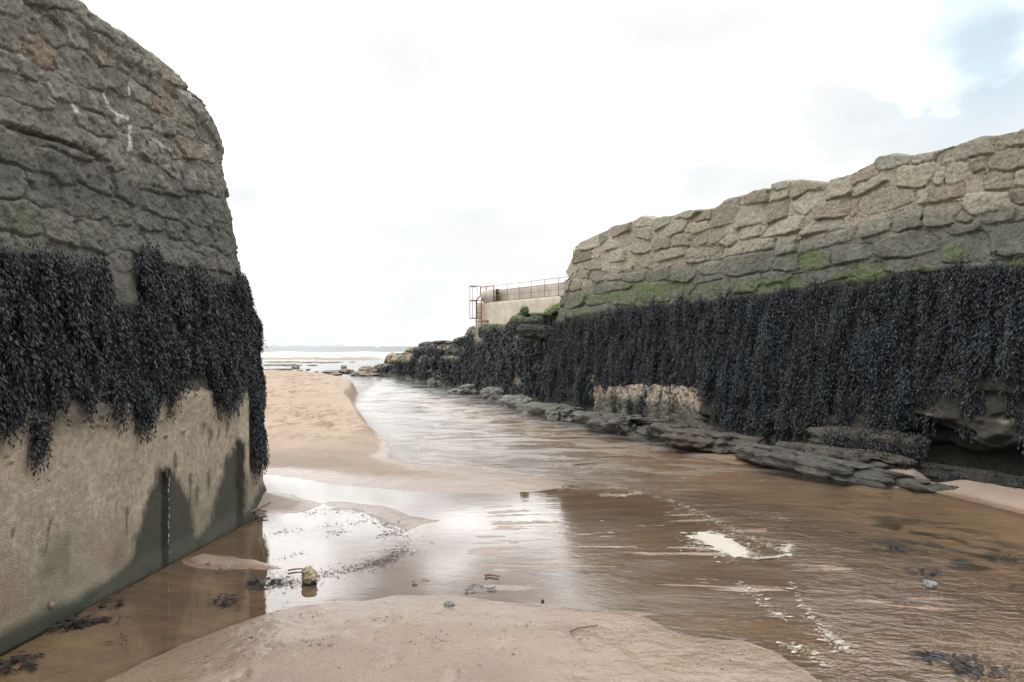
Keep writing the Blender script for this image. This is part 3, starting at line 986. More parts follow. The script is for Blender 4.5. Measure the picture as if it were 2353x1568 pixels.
    P = np.concatenate([np.stack(endP, 1), P], 1)
    c = np.concatenate([np.stack(endC, 1), c], 1)
    nrr, ncc = P.shape[:2]
    P = P - np.array(root.location)
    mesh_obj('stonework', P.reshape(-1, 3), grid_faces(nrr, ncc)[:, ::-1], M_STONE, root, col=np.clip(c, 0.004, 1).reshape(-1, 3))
    tag(root, 'long battered rubble stone wall right of the stream, green algae above black weed', 'sea wall')
    return root


build_right_wall()

# ================================================================== THE ROUND-ENDED WALL ON THE LEFT
LW = RoundedWall((-3.17, -0.8), (-2.495, 7.30), 2.0, 1.25, 4.05, 0.47)
LCON = RoundedWall((-3.13, -0.8), (-2.45, 7.30), 2.0, 1.25, 4.05, 0.0)
LST = [
 [(380,0),(470,5),(530,45),(640,110),(735,190),(730,225),(640,250),(560,215),(440,120),(370,60)],[(740,225),(820,240),(950,330),(1005,390),(1000,470),(880,430),(760,330)],
 [(1005,395),(1070,460),(1110,530),(1090,560),(1010,500)],[(250,60),(300,40),(360,80),(420,150),(470,260),(400,240),(340,170)],[(120,40),(230,80),(220,170),(150,140)],
 [(225,95),(340,165),(330,215),(270,230),(230,190)],[(140,215),(260,270),(300,340),(240,350),(190,340),(130,290)],[(480,200),(560,215),(640,300),(620,360),(520,340),(490,280)],
 [(640,260),(740,330),(700,390),(650,370),(625,320)],[(710,345),(790,400),(800,470),(740,440),(705,400)],[(300,290),(400,290),(490,350),(540,400),(550,470),(440,460),(330,390)],
 [(555,390),(640,395),(680,430),(675,510),(580,460)],[(80,320),(150,330),(200,390),(180,440),(90,400)],[(-40,410),(120,430),(230,480),(260,560),(200,590),(80,540),(-40,500)],
 [(210,400),(300,430),(420,510),(410,550),(280,510)],[(440,490),(540,520),(600,580),(530,620),(440,570)],[(690,450),(790,490),(820,580),(730,530)],[(810,450),(900,480),(920,540),(830,510)],
 [(820,530),(920,560),(940,630),(880,620),(820,590)],[(940,560),(1050,600),(1060,680),(960,640)],[(-40,530),(120,600),(190,640),(140,690),(-40,640)],
 [(150,620),(300,640),(400,680),(500,740),(490,870),(330,820),(150,740)],[(400,580),(540,640),(600,720),(520,760),(420,690)],[(740,580),(860,640),(880,710),(750,690)],
 [(880,640),(980,690),(1060,740),(1050,780),(900,710)],[(740,720),(840,740),(930,850),(860,910),(760,830)],[(840,770),(920,790),(970,850),(900,840)],[(950,720),(1070,760),(1090,850),(1000,850)],
 [(1080,760),(1130,800),(1150,880),(1100,860)],[(500,740),(640,800),(680,880),(600,930),(510,850)],[(-40,770),(90,770),(190,830),(200,920),(100,900),(-40,850)],
 [(200,840),(330,850),(400,900),(400,1010),(330,990),(220,920)],[(400,880),(550,900),(600,960),(620,1080),(520,1020),(410,980)],[(600,950),(700,960),(740,1050),(720,1100),(640,1060)],
 [(730,920),(830,920),(960,1000),(970,1060),(850,1050),(740,1000)],[(830,880),(930,920),(1020,990),(960,980)],[(980,900),(1080,960),(1100,1040),(1000,1010)],[(1100,950),(1180,1000),(1200,1060),(1120,1040)],
 [(-40,890),(100,940),(120,1040),(60,1080),(-40,1060)],[(130,960),(240,970),(320,1030),(310,1130),(200,1110),(130,1050)],[(320,1040),(420,1040),(530,1090),(540,1190),(440,1190),(350,1150)],
 [(540,1080),(640,1110),(720,1170),(700,1220),(590,1200)],[(760,1060),(900,1080),(960,1180),(900,1190),(780,1140)],[(720,1170),(850,1180),(890,1230),(860,1260),(760,1240)],
 [(900,1090),(1060,1110),(1140,1180),(1140,1250),(1020,1210)],[(1100,1070),(1200,1120),(1230,1200),(1150,1180)],[(-40,1120),(100,1090),(180,1150),(190,1250),(100,1280),(-40,1240)],
 [(210,1170),(290,1160),(400,1210),(410,1330),(270,1280)],[(420,1210),(540,1210),(600,1260),(600,1360),(430,1330)],[(620,1260),(730,1250),(770,1310),(750,1370),(640,1340)],
 [(780,1290),(890,1270),(920,1420),(830,1400)],[(890,1210),(1000,1260),(1000,1310),(910,1270)],[(930,1330),(1040,1340),(1070,1440),(950,1430)],[(1070,1350),(1160,1370),(1170,1450),(1100,1440)],
 [(1000,1230),(1130,1260),(1160,1350),(1040,1310)],[(1180,1390),(1250,1420),(1260,1480),(1200,1470)],[(1170,1280),(1230,1310),(1260,1400),(1190,1370)],[(60,1300),(210,1330),(230,1400),(100,1370)],
 [(-40,1280),(50,1290),(60,1350),(-40,1350)],[(610,1410),(690,1400),(690,1470),(620,1470)],[(630,1490),(720,1500),(740,1560),(640,1560)],[(600,1590),(700,1600),(690,1680),(600,1660)],
 [(-60,-40),(110,-10),(120,30),(60,60),(-40,40)],[(130,-20),(360,0),(360,50),(240,50)],[(-40,90),(80,150),(130,220),(70,260),(-40,230)],[(-40,280),(70,320),(80,390),(-40,370)],
 [(1000,520),(1080,570),(1090,640),(1060,670),(1000,590)],[(1070,690),(1110,720),(1120,770),(1070,750)],[(550,560),(600,560),(680,640),(620,660)]]
lpoly = [[hit(LW, x * 0.4202, y * 0.4202) for x, y in pl] for pl in LST]
lpoly += auto_courses(-1.0, 4.6, 2.1, 4.05, 0.26, 0.5, 6)
lpoly += auto_courses(9.2, 12.0, 2.0, 3.7, 0.27, 0.4, 9)

LWEED_D = [(-60, 568), (0, 568), (60, 574), (180, 577), (236, 590), (246, 640), (262, 690), (300, 700), (312, 668), (300, 610), (284, 578), (308, 568), (380, 605), (450, 618), (520, 638), (538, 612),
           (560, 640), (585, 720), (612, 870), (612, 1020), (596, 1090), (574, 1075), (566, 900), (540, 903), (518, 940), (480, 948), (470, 890), (462, 850), (425, 848), (410, 880), (380, 910),
           (335, 960), (310, 978), (285, 972), (262, 988), (256, 930), (190, 935), (150, 900), (112, 880), (104, 950), (104, 1025), (72, 1038), (58, 965), (30, 988), (-60, 975)]
LBARE = [(252, 775, 18, 16), (236, 740, 12, 18), (455, 790, 18, 12), (300, 770, 16, 26), (180, 885, 60, 32), (130, 880, 24, 26), (400, 850, 10, 14), (500, 760, 6, 18)]


def build_left_wall():
    root = empty('round_ended_wall', (-2.8, 4.5, 0))
    ul = np.concatenate([np.linspace(0, 4.0, 60)[:-1], np.linspace(4.0, 8.1, 420)[:-1], np.linspace(8.1, 9.6, 130)[:-1], np.linspace(9.6, 13.6, 40)])
    vl = np.linspace(1.15, 4.05, 300)
    V, U = np.meshgrid(vl, ul, indexing='ij')
    topn = 4.05 + 0.03 * fbm(ul * 1.2, 0.5, 0.2, 3) - 0.03 * smooth(6.5, 6.56, ul) + 0.05 * (np.abs(ul - 7.3) < 0.0)
    topn = topn + 0.13 - 0.25 * smooth(7.4, 9.0, ul)
    V = 1.15 + (V - 1.15) * (topn[None, :] - 1.15) / 2.9
    H, I, D = lay_stones(U, V, lpoly, 0.026, 0.016, 0.024, 0.004, 13, 0.045, 0.14)
    X, Y = proj(LW.pos(U, V))
    X, Y = np.nan_to_num(X, nan=-999.), np.nan_to_num(Y, nan=500.)
    stone = I >= 0
    rough = fbm(U * 9, V * 9, 1.0, 5, 0.58)
    big = fbm(U * 2.2, V * 2.2, 6.0, 3)
    h = np.where(stone, H + 0.019 * rough * np.minimum(1, D / 0.012), 0.004 + 0.014 * rough)
    fine = fbm(U * 30, V * 30, 4.0, 4, 0.6)
    h = h + 0.014 * big + 0.008 * fine - 0.02 * smooth(0.45, 0.7, fbm(U * 7, V * 11, 40, 3))
    # one long open joint
    jx = np.array([-60, 0, 60, 140, 235]); jy = np.array([270, 284, 305, 328, 372])
    jd = np.abs(Y - np.interp(X, jx, jy) - 6 * rough)
    h = h - 0.05 * smooth(7, 2, jd) * (X < 240)
    low = smooth(2.25, 2.0, V + 0.05 * big)
    h = h * (1 - low) + low * (0.03 + 0.03 * fbm(U * 3, V * 3, 4.0, 5))
    # coping course stands slightly proud and rounds over
    h = np.minimum(h, 0.085)
    h = h + 0.04 * smooth(-0.38, -0.31, V - topn[None, :]) - 0.24 * smooth(-0.20, 0.0, V - topn[None, :]) ** 2
    r = np.random.default_rng(18)
    pal = np.array([(0.180, 0.170, 0.136), (0.165, 0.156, 0.126), (0.198, 0.185, 0.147), (0.15, 0.142, 0.117), (0.19, 0.182, 0.152), (0.17, 0.165, 0.14)])
    sc = pal[r.integers(0, len(pal), 400)] * r.uniform(0.88, 1.14, (400, 1))
    sc[6] = sc[18] = (0.205, 0.165, 0.125)
    sc[27] = (0.20, 0.175, 0.13)
    sc *= 0.84
    c = np.where(stone[..., None], sc[np.clip(I, 0, 399)], np.array([0.135, 0.127, 0.103]))
    lich = smooth(0.2, 0.5, fbm(U * 6, V * 6, 21, 4))[..., None]
    c = c * (1 - 0.35 * lich) + np.array([0.33, 0.31, 0.26]) * 0.35 * lich
    # blue-grey washed band
    t = smooth(3.12, 2.85, V + 0.16 * fbm(U * 1.3, V * 1.6, 7, 4) + 0.05 * (7 - U))[..., None]
    c = c * (1 - t) + (np.array([0.083, 0.087, 0.082]) + 0.35 * (c - 0.145)) * t
    pal2 = smooth(2.62, 2.4, V + 0.08 * fbm(U * 2, V * 2, 5, 3) - 0.02 * (7 - U))[..., None]
    c = c * (1 - 0.6 * pal2) + np.array([0.13, 0.127, 0.107]) * 0.6 * pal2
    for (mx, my, ra, rb, k) in [(30, 500, 45, 45, 0.55), (60, 560, 60, 20, .4)]:
        q = k * smooth(1.2, 0.3, np.hypot((X - mx) / ra, (Y - my) / rb) + 0.5 * fbm(U * 7, V * 7, 5, 3))[..., None]
        c = c * (1 - q) + np.array([0.07, 0.09, 0.04]) * q
    # bird lime streaks
    for (x0, y0, x1, y1, w) in [(238, 215, 262, 278, 4), (288, 190, 290, 215, 4), (165, 240, 168, 254, 4), (296, 290, 298, 345, 3.5), (262, 262, 290, 275, 5), (402, 203, 425, 228, 5), (350, 320, 385, 345, 3)]:
        L2 = (x1 - x0) ** 2 + (y1 - y0) ** 2
        tt = np.clip(((X - x0) * (x1 - x0) + (Y - y0) * (y1 - y0)) / L2, 0, 1)
        dd = np.hypot(X - x0 - tt * (x1 - x0), Y - y0 - tt * (y1 - y0))
        q = 0.8 * smooth(1.4, 0.2, dd / w + 1.2 * fbm(U * 14, V * 14, 8, 3))[..., None]
        c = c * (1 - q) + np.array([0.55, 0.54, 0.50]) * q
    dk = smooth(2.16, 2.02, V + 0.06 * big + 0.03 * (7 - U) * -1)[..., None] * np.where(inpoly(X, Y, LWEED_D) | (X < -60) | (X > 570), 1.0, 0.25)[..., None]
    c = c * (1 - dk) + np.array([0.052, 0.048, 0.037]) * (1 + 0.6 * fbm(U * 6, V * 6, 2, 4))[..., None] * dk
    rowsP, rowsC = list(LW.pos(U, V, h)), list(c)
    for ins, rise in [(0.06, 0.02), (0.16, 0.03), (0.5, 0.03), (1.0, 0.0), (1.45, -0.05)]:
        rowsP.append(LW.pos(ul, V[-1] + rise + 0.02 * fbm(ul * 3, ins, 2, 3), h[-1] - ins))
        rowsC.append(c[-1])
    P, c = np.stack(rowsP) - np.array(root.location), np.stack(rowsC)
    mesh_obj('stonework', P.reshape(-1, 3), grid_faces(*P.shape[:2]), M_STONE, root, col=np.clip(c, 0.004, 1).reshape(-1, 3))

    # ---- concrete apron at the foot: straight faces with a corner
    plan = np.array([(-3.13, -0.8), (-2.45, 7.34), (-2.76, 8.77), (-3.5, 9.9), (-4.9, 10.5)])
    seg = np.hypot(*np.diff(plan, axis=0).T)
    cum = np.concatenate([[0], np.cumsum(seg)])
    uu = np.unique(np.concatenate([np.linspace(0, 4, 40), np.linspace(4, cum[1], 420), cum[1] + np.array([-0.03, 0, 0.03]), np.linspace(cum[1], cum[2], 130), np.linspace(cum[2], cum[4], 40)]))
    vv = np.linspace(-0.2, 1.27, 170)
    VV, UU = np.meshgrid(vv, uu, indexing='ij')
    bx, by = np.interp(UU, cum, plan[:, 0]), np.interp(UU, cum, plan[:, 1])
    du = 0.02
    tx = np.interp(UU + du, cum, plan[:, 0]) - np.interp(UU - du, cum, plan[:, 0])
    ty = np.interp(UU + du, cum, plan[:, 1]) - np.interp(UU - du, cum, plan[:, 1])
    ln = np.hypot(tx, ty)
    nx, ny = ty / ln, -tx / ln
    rough = fbm(UU * 22, VV * 22, 2, 4, 0.6)
    med = fbm(UU * 3, VV * 3, 5, 4)
    h = 0.006 * med + 0.0025 * rough * smooth(0.15, 0.5, VV) + 0.015 - 0.03 * smooth(1.2, 1.27, VV)
    h = h + 0.04 * smooth(0.14, 0.0, VV)                     # footing
    P = np.stack([bx + nx * h, by + ny * h, VV], -1)
    X, Y = proj(P)
    X, Y = np.nan_to_num(X, nan=-999.), np.nan_to_num(Y, nan=1500.)
    # limpets
    for (lx, ly) in [(190, 965), (210, 945), (232, 955), (222, 975), (205, 958), (243, 978), (370, 965), (420, 990), (447, 905), (380, 1000), (25, 1060), (15, 1045), (180, 940), (430, 880)]:
        q = np.hypot(X - lx, Y - ly)
        h = h + 0.025 * smooth(7, 1, q)
    P = np.stack([bx + nx * h, by + ny * h, VV], -1)
    c = np.array([0.325, 0.275, 0.208]) * (1 + 0.16 * med + 0.30 * rough)[..., None]
    grey = smooth(0.62, 0.25, VV + 0.12 * med + 0.02 * (UU - 5))[..., None]
    c = c * (1 - 0.75 * grey) + np.array([0.23, 0.205, 0.15]) * 0.75 * grey
    pink = (smooth(0.25, 0.55, fbm(UU * 1.3, VV * 1.5, 44, 3) + 0.1) * smooth(0.5, 0.3, VV))[..., None]
    c = c * (1 - 0.5 * pink) + np.array([0.24, 0.165, 0.12]) * 0.5 * pink
    grn = (smooth(0.1, 0.45, fbm(UU * 2.3, VV * 2, 14, 4)) * smooth(0.55, 0.4, VV) * smooth(0.1, 0.3, VV))[..., None]
    c = c * (1 - 0.5 * grn) + np.array([0.10, 0.11, 0.06]) * 0.5 * grn
    foot = smooth(0.16, 0.05, VV + 0.03 * med)[..., None]
    c = c * (1 - foot) + np.array([0.030, 0.033, 0.020]) * foot
    # wet stains below the drain and at the corner
    wob = 5 * fbm(UU * 9, VV * 9, 3, 4)
    stain = np.zeros_like(VV)
    for pl in ([(366, 1080), (380, 1072), (400, 1085), (420, 1120), (440, 1160), (452, 1235), (460, 1290), (330, 1330), (250, 1372), (180, 1420), (215, 1370), (290, 1300), (318, 1225), (335, 1160), (352, 1110)],
               [(545, 1010), (562, 1015), (566, 1200), (470, 1270), (455, 1250), (480, 1200), (500, 1130), (515, 1070)]):
        s = polydist(X + wob, Y + wob, pl)
        stain = np.maximum(stain, smooth(-9, 9, s + 5 * fbm(UU * 26, VV * 9, 12, 3)))
    for (x0, y0, x1, y1, w) in [(105, 1270, 116, 1195, 4), (291, 1230, 292, 1165, 4), (437, 1160, 437, 1090, 4), (450, 1165, 452, 1120, 4), (480, 1140, 478, 1090, 4), (27, 1240, 32, 1215, 4), (403, 1040, 402, 1070, 6), (320, 1125, 320, 1100, 3),
                                (480, 1025, 485, 990, 5), (500, 1010, 505, 985, 4), (465, 1000, 468, 975, 4), (520, 1005, 525, 975, 5), (352, 1180, 356, 1120, 3), (332, 1260, 332, 1205, 4)]:
        L2 = (x1 - x0) ** 2 + (y1 - y0) ** 2
        tt = np.clip(((X - x0) * (x1 - x0) + (Y - y0) * (y1 - y0)) / L2, 0, 1)
        dd = np.hypot(X - x0 - tt * (x1 - x0), Y - y0 - tt * (y1 - y0))
        stain = np.maximum(stain, 0.7 * smooth(1.5, 0.2, dd / (w * (0.35 + 0.8 * tt)) + 0.9 * fbm(UU * 16, VV * 12, 8, 3)))
    core = smooth(12, 5, np.abs(X - 379 + wob * 0.4)) * (Y > 1085)
    st = stain[..., None]
    c = c * (1 - st) + np.array([0.050, 0.050, 0.037]) * st
    c = c * (1 - 0.8 * (core * stain)[..., None])
    c = c * (1 - 0.75 * (stain * smooth(16, 4, np.abs(X - 553 + wob)))[..., None])
    damp = smooth(0.98, 1.12, VV + 0.1 * med) * smooth(5, 20, X - 90) * smooth(270, 230, X)
    c = c * (1 - 0.6 * damp[..., None]) + np.array([0.09, 0.085, 0.065]) * 0.6 * damp[..., None]
    P = np.concatenate([P, (P[-1] - np.stack([nx[-1], ny[-1], np.zeros_like(nx[-1])], -1) * 0.5)[None]], 0)
    c = np.concatenate([c, c[-1:]], 0)
    mesh_obj('concrete_apron', (P - np.array(root.location)).reshape(-1, 3), grid_faces(*P.shape[:2]), M_CONC, root, col=np.clip(c, 0.004, 1).reshape(-1, 3))
    # drain pipe mouth, trickle and old bolt
    u0, v0 = hit(LCON, 378, 1088)
    p = LCON.pos(u0, v0, 0.0)
    n3 = LCON.normal(u0)
    e3 = np.array([LCON.e[0], LCON.e[1], 0])
    m = MB()
    ring = [p + n3 * 0.028 + (e3 * math.cos(a) + np.array([0, 0, 1]) * math.sin(a) * 1.15) * 0.032 for a in np.linspace(0, 2 * math.pi, 21)[:-1]]
    m.tube([q - np.array(root.location) for q in ring], 0.008, 6, True)
    m.build('drain_pipe', M_HOLE, root)
    m = MB()
    disc = [p + n3 * 0.030 + (e3 * math.cos(a) + np.array([0, 0, 1]) * math.sin(a) * 1.15) * 0.030 - np.array(root.location) for a in np.linspace(0, 2 * math.pi, 21)[:-1]]
    m.add(disc, [tuple(range(20))])  # flat near-black disc painted for the shade inside the pipe
    m.build('pipe_mouth_shade', simple_mat('hollow_shade', (0.012, 0.006, 0.004), 0.9), root)
    rr = random.Random(5)
    m = MB()
    z = v0 - 0.03
    while z > 0.05:
        L = rr.uniform(0.015, 0.05)
        q = LCON.pos(u0 + rr.uniform(-0.006, 0.006), z, 0.03 + rr.uniform(0, 0.008))
        q2 = LCON.pos(u0 + rr.uniform(-0.006, 0.006), z - L, 0.03 + rr.uniform(0, 0.008))
        m.tube([q - np.array(root.location), (q + q2) / 2 - np.array(root.location), q2 - np.array(root.location)], [0.002, rr.uniform(0.003, 0.006), 0.002], 5)
        z -= L + rr.uniform(0.0, 0.05)
    m.build('water_trickle', M_TRICKLE, root)
    u1, v1 = hit(LCON, 108, 1391)
    p1 = LCON.pos(u1, v1, 0.02)
    m = MB()
    m.tube([p1 - np.array(root.location), p1 + n3 * 0.012 - np.array(root.location), p1 + n3 * 0.02 - np.array(root.location)], [0.022, 0.020, 0.008], 10)
    m.build('bolt', M_CONC if False else simple_mat('old_bolt', (0.16, 0.13, 0.09), 0.8), root)
    tag(root, 'tall round-ended stone wall on a stained concrete base, left of the stream', 'sea wall')
    return root


build_left_wall()


# ================================================================== SEAWEED
def leaves(pos, dirn, width_dir, L, W, shade):
    """one slender diamond per frond tip"""
    n = len(pos)
    a = pos
    b = pos + dirn * (L * 0.45)[:, None] + width_dir * (W * 0.5)[:, None]
    c = pos + dirn * L[:, None]
    d = pos + dirn * (L * 0.45)[:, None] - width_dir * (W * 0.5)[:, None]
    v = np.stack([a, b, c, d], 1).reshape(-1, 3)
    f = np.arange(4 * n).reshape(n, 4)
    return v, f, np.repeat(shade, 4)


def weed_curtain(w, uv, base_d, length, step, L, W, seed, out=0.05, clump=None):
    r = np.random.default_rng(seed)
    vs, fs, ss = [], [], []
    k_off = 0
    S = len(uv)
    ln = length * r.uniform(0.4, 1.3, S)
    cl = fbm(uv[:, 0] * 7, uv[:, 1] * 2.0, 3.0, 3) if clump is None else clump
    nst = int(length * 1.3 / step)
    sway = r.normal(0, 0.10, S)
    per = r.normal(0, 0.22, S)
    lump = fbm(uv[:, 0] * 1.7, uv[:, 1] * 1.3, 61, 3)
    brown = fbm(uv[:, 0] * 1.1, uv[:, 1] * 1.6, 83, 3)
    for k in range(nst):
        m = ln > k * step
        q = uv[m]
        n = len(q)
        if n == 0:
            break
        for rep in range(2):
            u = q[:, 0] + sway[m] * k * step + r.normal(0, 0.010, n)
            v = q[:, 1] - k * step + r.normal(0, step * 0.4, n)
            dd = base_d(u, v) + out * (0.3 + 0.7 * np.clip(cl[m] + 0.5, 0, 1.2)) * r.uniform(0.2, 1.0, n) * (0.4 + 0.6 * min(1, k * step / 0.08))
            dd = dd + np.maximum(0.9 * out * lump[m], -0.15 * out)
            v = np.maximum(v, 0.02)
            P = w.pos(u, v, dd)
            nn = w.normal(u)
            ee = np.stack([-nn[:, 1], nn[:, 0], np.zeros(n)], -1)
            a = r.normal(0, 0.55, n)
            b = r.normal(0.2, 0.4, n)
            dirn = -np.array([0, 0, 1]) * np.cos(a)[:, None] + ee * np.sin(a)[:, None] + nn * b[:, None]
            dirn /= np.linalg.norm(dirn, axis=1)[:, None]
            ph = r.normal(0, 0.9, n)
            wd = ee * np.cos(ph)[:, None] + nn * np.sin(ph)[:, None]
            wd = wd - dirn * np.sum(wd * dirn, 1)[:, None]
            wd /= np.linalg.norm(wd, axis=1)[:, None] + 1e-9
            sh = np.clip(0.40 + 0.45 * cl[m] + per[m] + r.normal(0, 0.13, n), 0, 0.97)
            sh = np.clip(sh + 0.25 * lump[m], 0, 0.83)
            sh = np.where(r.uniform(size=n) < 0.55 * smooth(0.15, 0.5, brown[m]), 0.9, sh)
            sh = np.where(r.uniform(size=n) < 0.004, 1.0, sh)
            vv, ff, s2 = leaves(P, dirn, wd, L * r.uniform(0.6, 1.4, n), W * r.uniform(0.6, 1.4, n), sh)
            vs.append(vv); fs.append(ff + k_off); ss.append(s2)
            k_off += len(vv)
    return np.concatenate(vs), np.concatenate(fs), np.concatenate(ss)


def clumps(uv, n, k, spread, seed):
    r = np.random.default_rng(seed)
    c = uv[r.choice(len(uv), n)]
    k_ = r.integers(k // 3, k * 2, n)
    q = np.repeat(c, k_, 0)
    return q + r.normal(0, 1, q.shape) * np.array([spread, spread * 1.6])


def candidates(w, u0, u1, v0, v1, n, seed):
    r = np.random.default_rng(seed)
    return np.stack([r.uniform(u0, u1, n), r.uniform(v0, v1, n)], -1)


# left wall
uv = candidates(LW, 3.4, 11.2, 0.5, 2.5, 26000, 21)
X, Y = proj(LW.pos(uv[:, 0], uv[:, 1], 0.03))
X, Y = np.nan_to_num(X, nan=-999.), np.nan_to_num(Y, nan=0.)
hang = 60 * np.clip(4.8 / LW.pos(uv[:, 0], uv[:, 1])[:, 1], 0, 2)           # roots sit higher than the tips
wob = 14 * fbm(uv[:, 0] * 5, uv[:, 1] * 3, 2, 3)
ins = inpoly(X + wob * 0.5, Y + wob, LWEED_D) & (inpoly(X + wob * 0.5, Y + hang * 0.8, LWEED_D))
for (bx, by, ra, rb) in LBARE:
    ins &= ~((np.hypot((X - bx) / ra, (Y + hang * 0.4 - by) / rb) < 1) & (rng.uniform(size=len(X)) < 0.92))
outside = (X < -60) | ((uv[:, 0] > 9.0))
ok = np.where(outside, (uv[:, 1] > 1.15) & (uv[:, 1] < 2.15), ins)
ok &= rng.uniform(size=len(ok)) < 0.5 + 0.5 * smooth(-0.6, -0.1, fbm(uv[:, 0] * 3, uv[:, 1] * 2.2, 6, 4) + 0.06)
uv = uv[ok]
v, f, s = weed_curtain(LW, uv, lambda u, v: 0.035 + np.maximum(0.03 * fbm(u * 3, v * 3, 4.0, 3) + 0.018 * fbm(u * 2.2, v * 2.2, 6.0, 3), -0.02) + 0.02 * smooth(1.95, 2.2, v), 0.19, 0.020, 0.028, 0.009, 31, 0.055)
q = clumps(uv[uv[:, 0] < 7.9], 150, 26, 0.035, 51)
v2, f2, s2 = weed_curtain(LW, q, lambda u, v: 0.07 + 0.0 * u, 0.20, 0.022, 0.034, 0.010, 52, 0.075)
v, f, s = np.concatenate([v, v2]), np.concatenate([f, f2 + len(v)]), np.concatenate([s, s2])
weedL = mesh_obj('hanging_seaweed', v, f, M_WEED, attrs={'shade': s}, smooth_shade=False)
tag(weedL, 'dark hanging wrack covering the middle of the round-ended wall', 'seaweed', 'hanging seaweed on the walls', kind='stuff')

# right wall
RWEED_LOW = [(1150, 930), (1262, 930), (1300, 922), (1375, 930), (1384, 886), (1500, 882), (1620, 890), (1640, 955), (1720, 985), (1760, 1012), (1840, 990), (1900, 1000), (1990, 970), (2040, 925), (2110, 872), (2200, 866), (2353, 872), (2700, 880)]
uv = candidates(RW, -0.1, 15.5, 0.25, 2.75, 44000, 22)
Pp = RW.pos(uv[:, 0], uv[:, 1], 0.08)
X, Y = proj(Pp)
X, Y = np.nan_to_num(X, nan=9000.), np.nan_to_num(Y, nan=0.)
sc_ = FPX / Pp[:, 1]
wb = fbm(uv[:, 0] * 3.5, uv[:, 1] * 2, 2, 4)
topw = interp(WT, X) + 10 * wb + 5 * fbm(uv[:, 0] * 11, uv[:, 1], 5, 2)
loww = interp(RWEED_LOW, X) + 22 * wb
ok = (Y > topw) & (Y + 0.22 * sc_ < loww) & (uv[:, 0] > u_end(uv[:, 1]) + 0.02)
# stray tufts lower down and on the ledges
stray = (Y > loww - 0.22 * sc_) & (Y < loww + 0.45 * sc_) & (fbm(uv[:, 0] * 3.2, uv[:, 1] * 1.0, 9, 3) > np.where(X > 2020, -0.02, 0.18)) & (uv[:, 1] > 0.35)
tb = ((np.abs(X - 1440) < 16) | (np.abs(X - 1484) < 14) | (np.abs(X - 1555) < 18) | (np.abs(X - 1590) < 12)) & (Y > 880) & (Y < 925)
thin = rng.uniform(size=len(ok)) < np.clip(smooth(1.5, 7.0, uv[:, 0]) * 0.35 + 0.65, 0, 1) * (0.12 + 0.88 * smooth(-0.62, -0.15, fbm(uv[:, 0] * 1.4, uv[:, 1] * 1.8, 91, 4) + 0.3 * smooth(1.0, 1.8, uv[:, 1])))
bare = (np.hypot((X - 1372) / 10, (Y - 850) / 40) < 1) | (np.hypot((X - 1375) / 10, (Y - 900) / 22) < 1)
ok = (ok | (stray & (rng.uniform(size=len(ok)) < 0.7)) | (tb & (rng.uniform(size=len(ok)) < 0.5))) & thin & ~bare
uv = uv[ok]
v, f, s = weed_curtain(RW, uv, lambda u, v: 0.055 + 0.06 * fbm(u * 1.6, v * 2.6, 4.0, 4), 0.24, 0.030, 0.040, 0.014, 32, 0.11)
q = clumps(uv, 420, 26, 0.06, 53)
v2, f2, s2 = weed_curtain(RW, q, lambda u, v: 0.12 + 0.0 * u, 0.33, 0.032, 0.045, 0.015, 54, 0.12)
v, f, s = np.concatenate([v, v2]), np.concatenate([f, f2 + len(v)]), np.concatenate([s, s2])
weedR = mesh_obj('hanging_seaweed', v, f, M_WEED, attrs={'shade': s}, smooth_shade=False)
tag(weedR, 'thick curtain of dark wrack hanging on the long rubble wall', 'seaweed', 'hanging seaweed on the walls', kind='stuff')


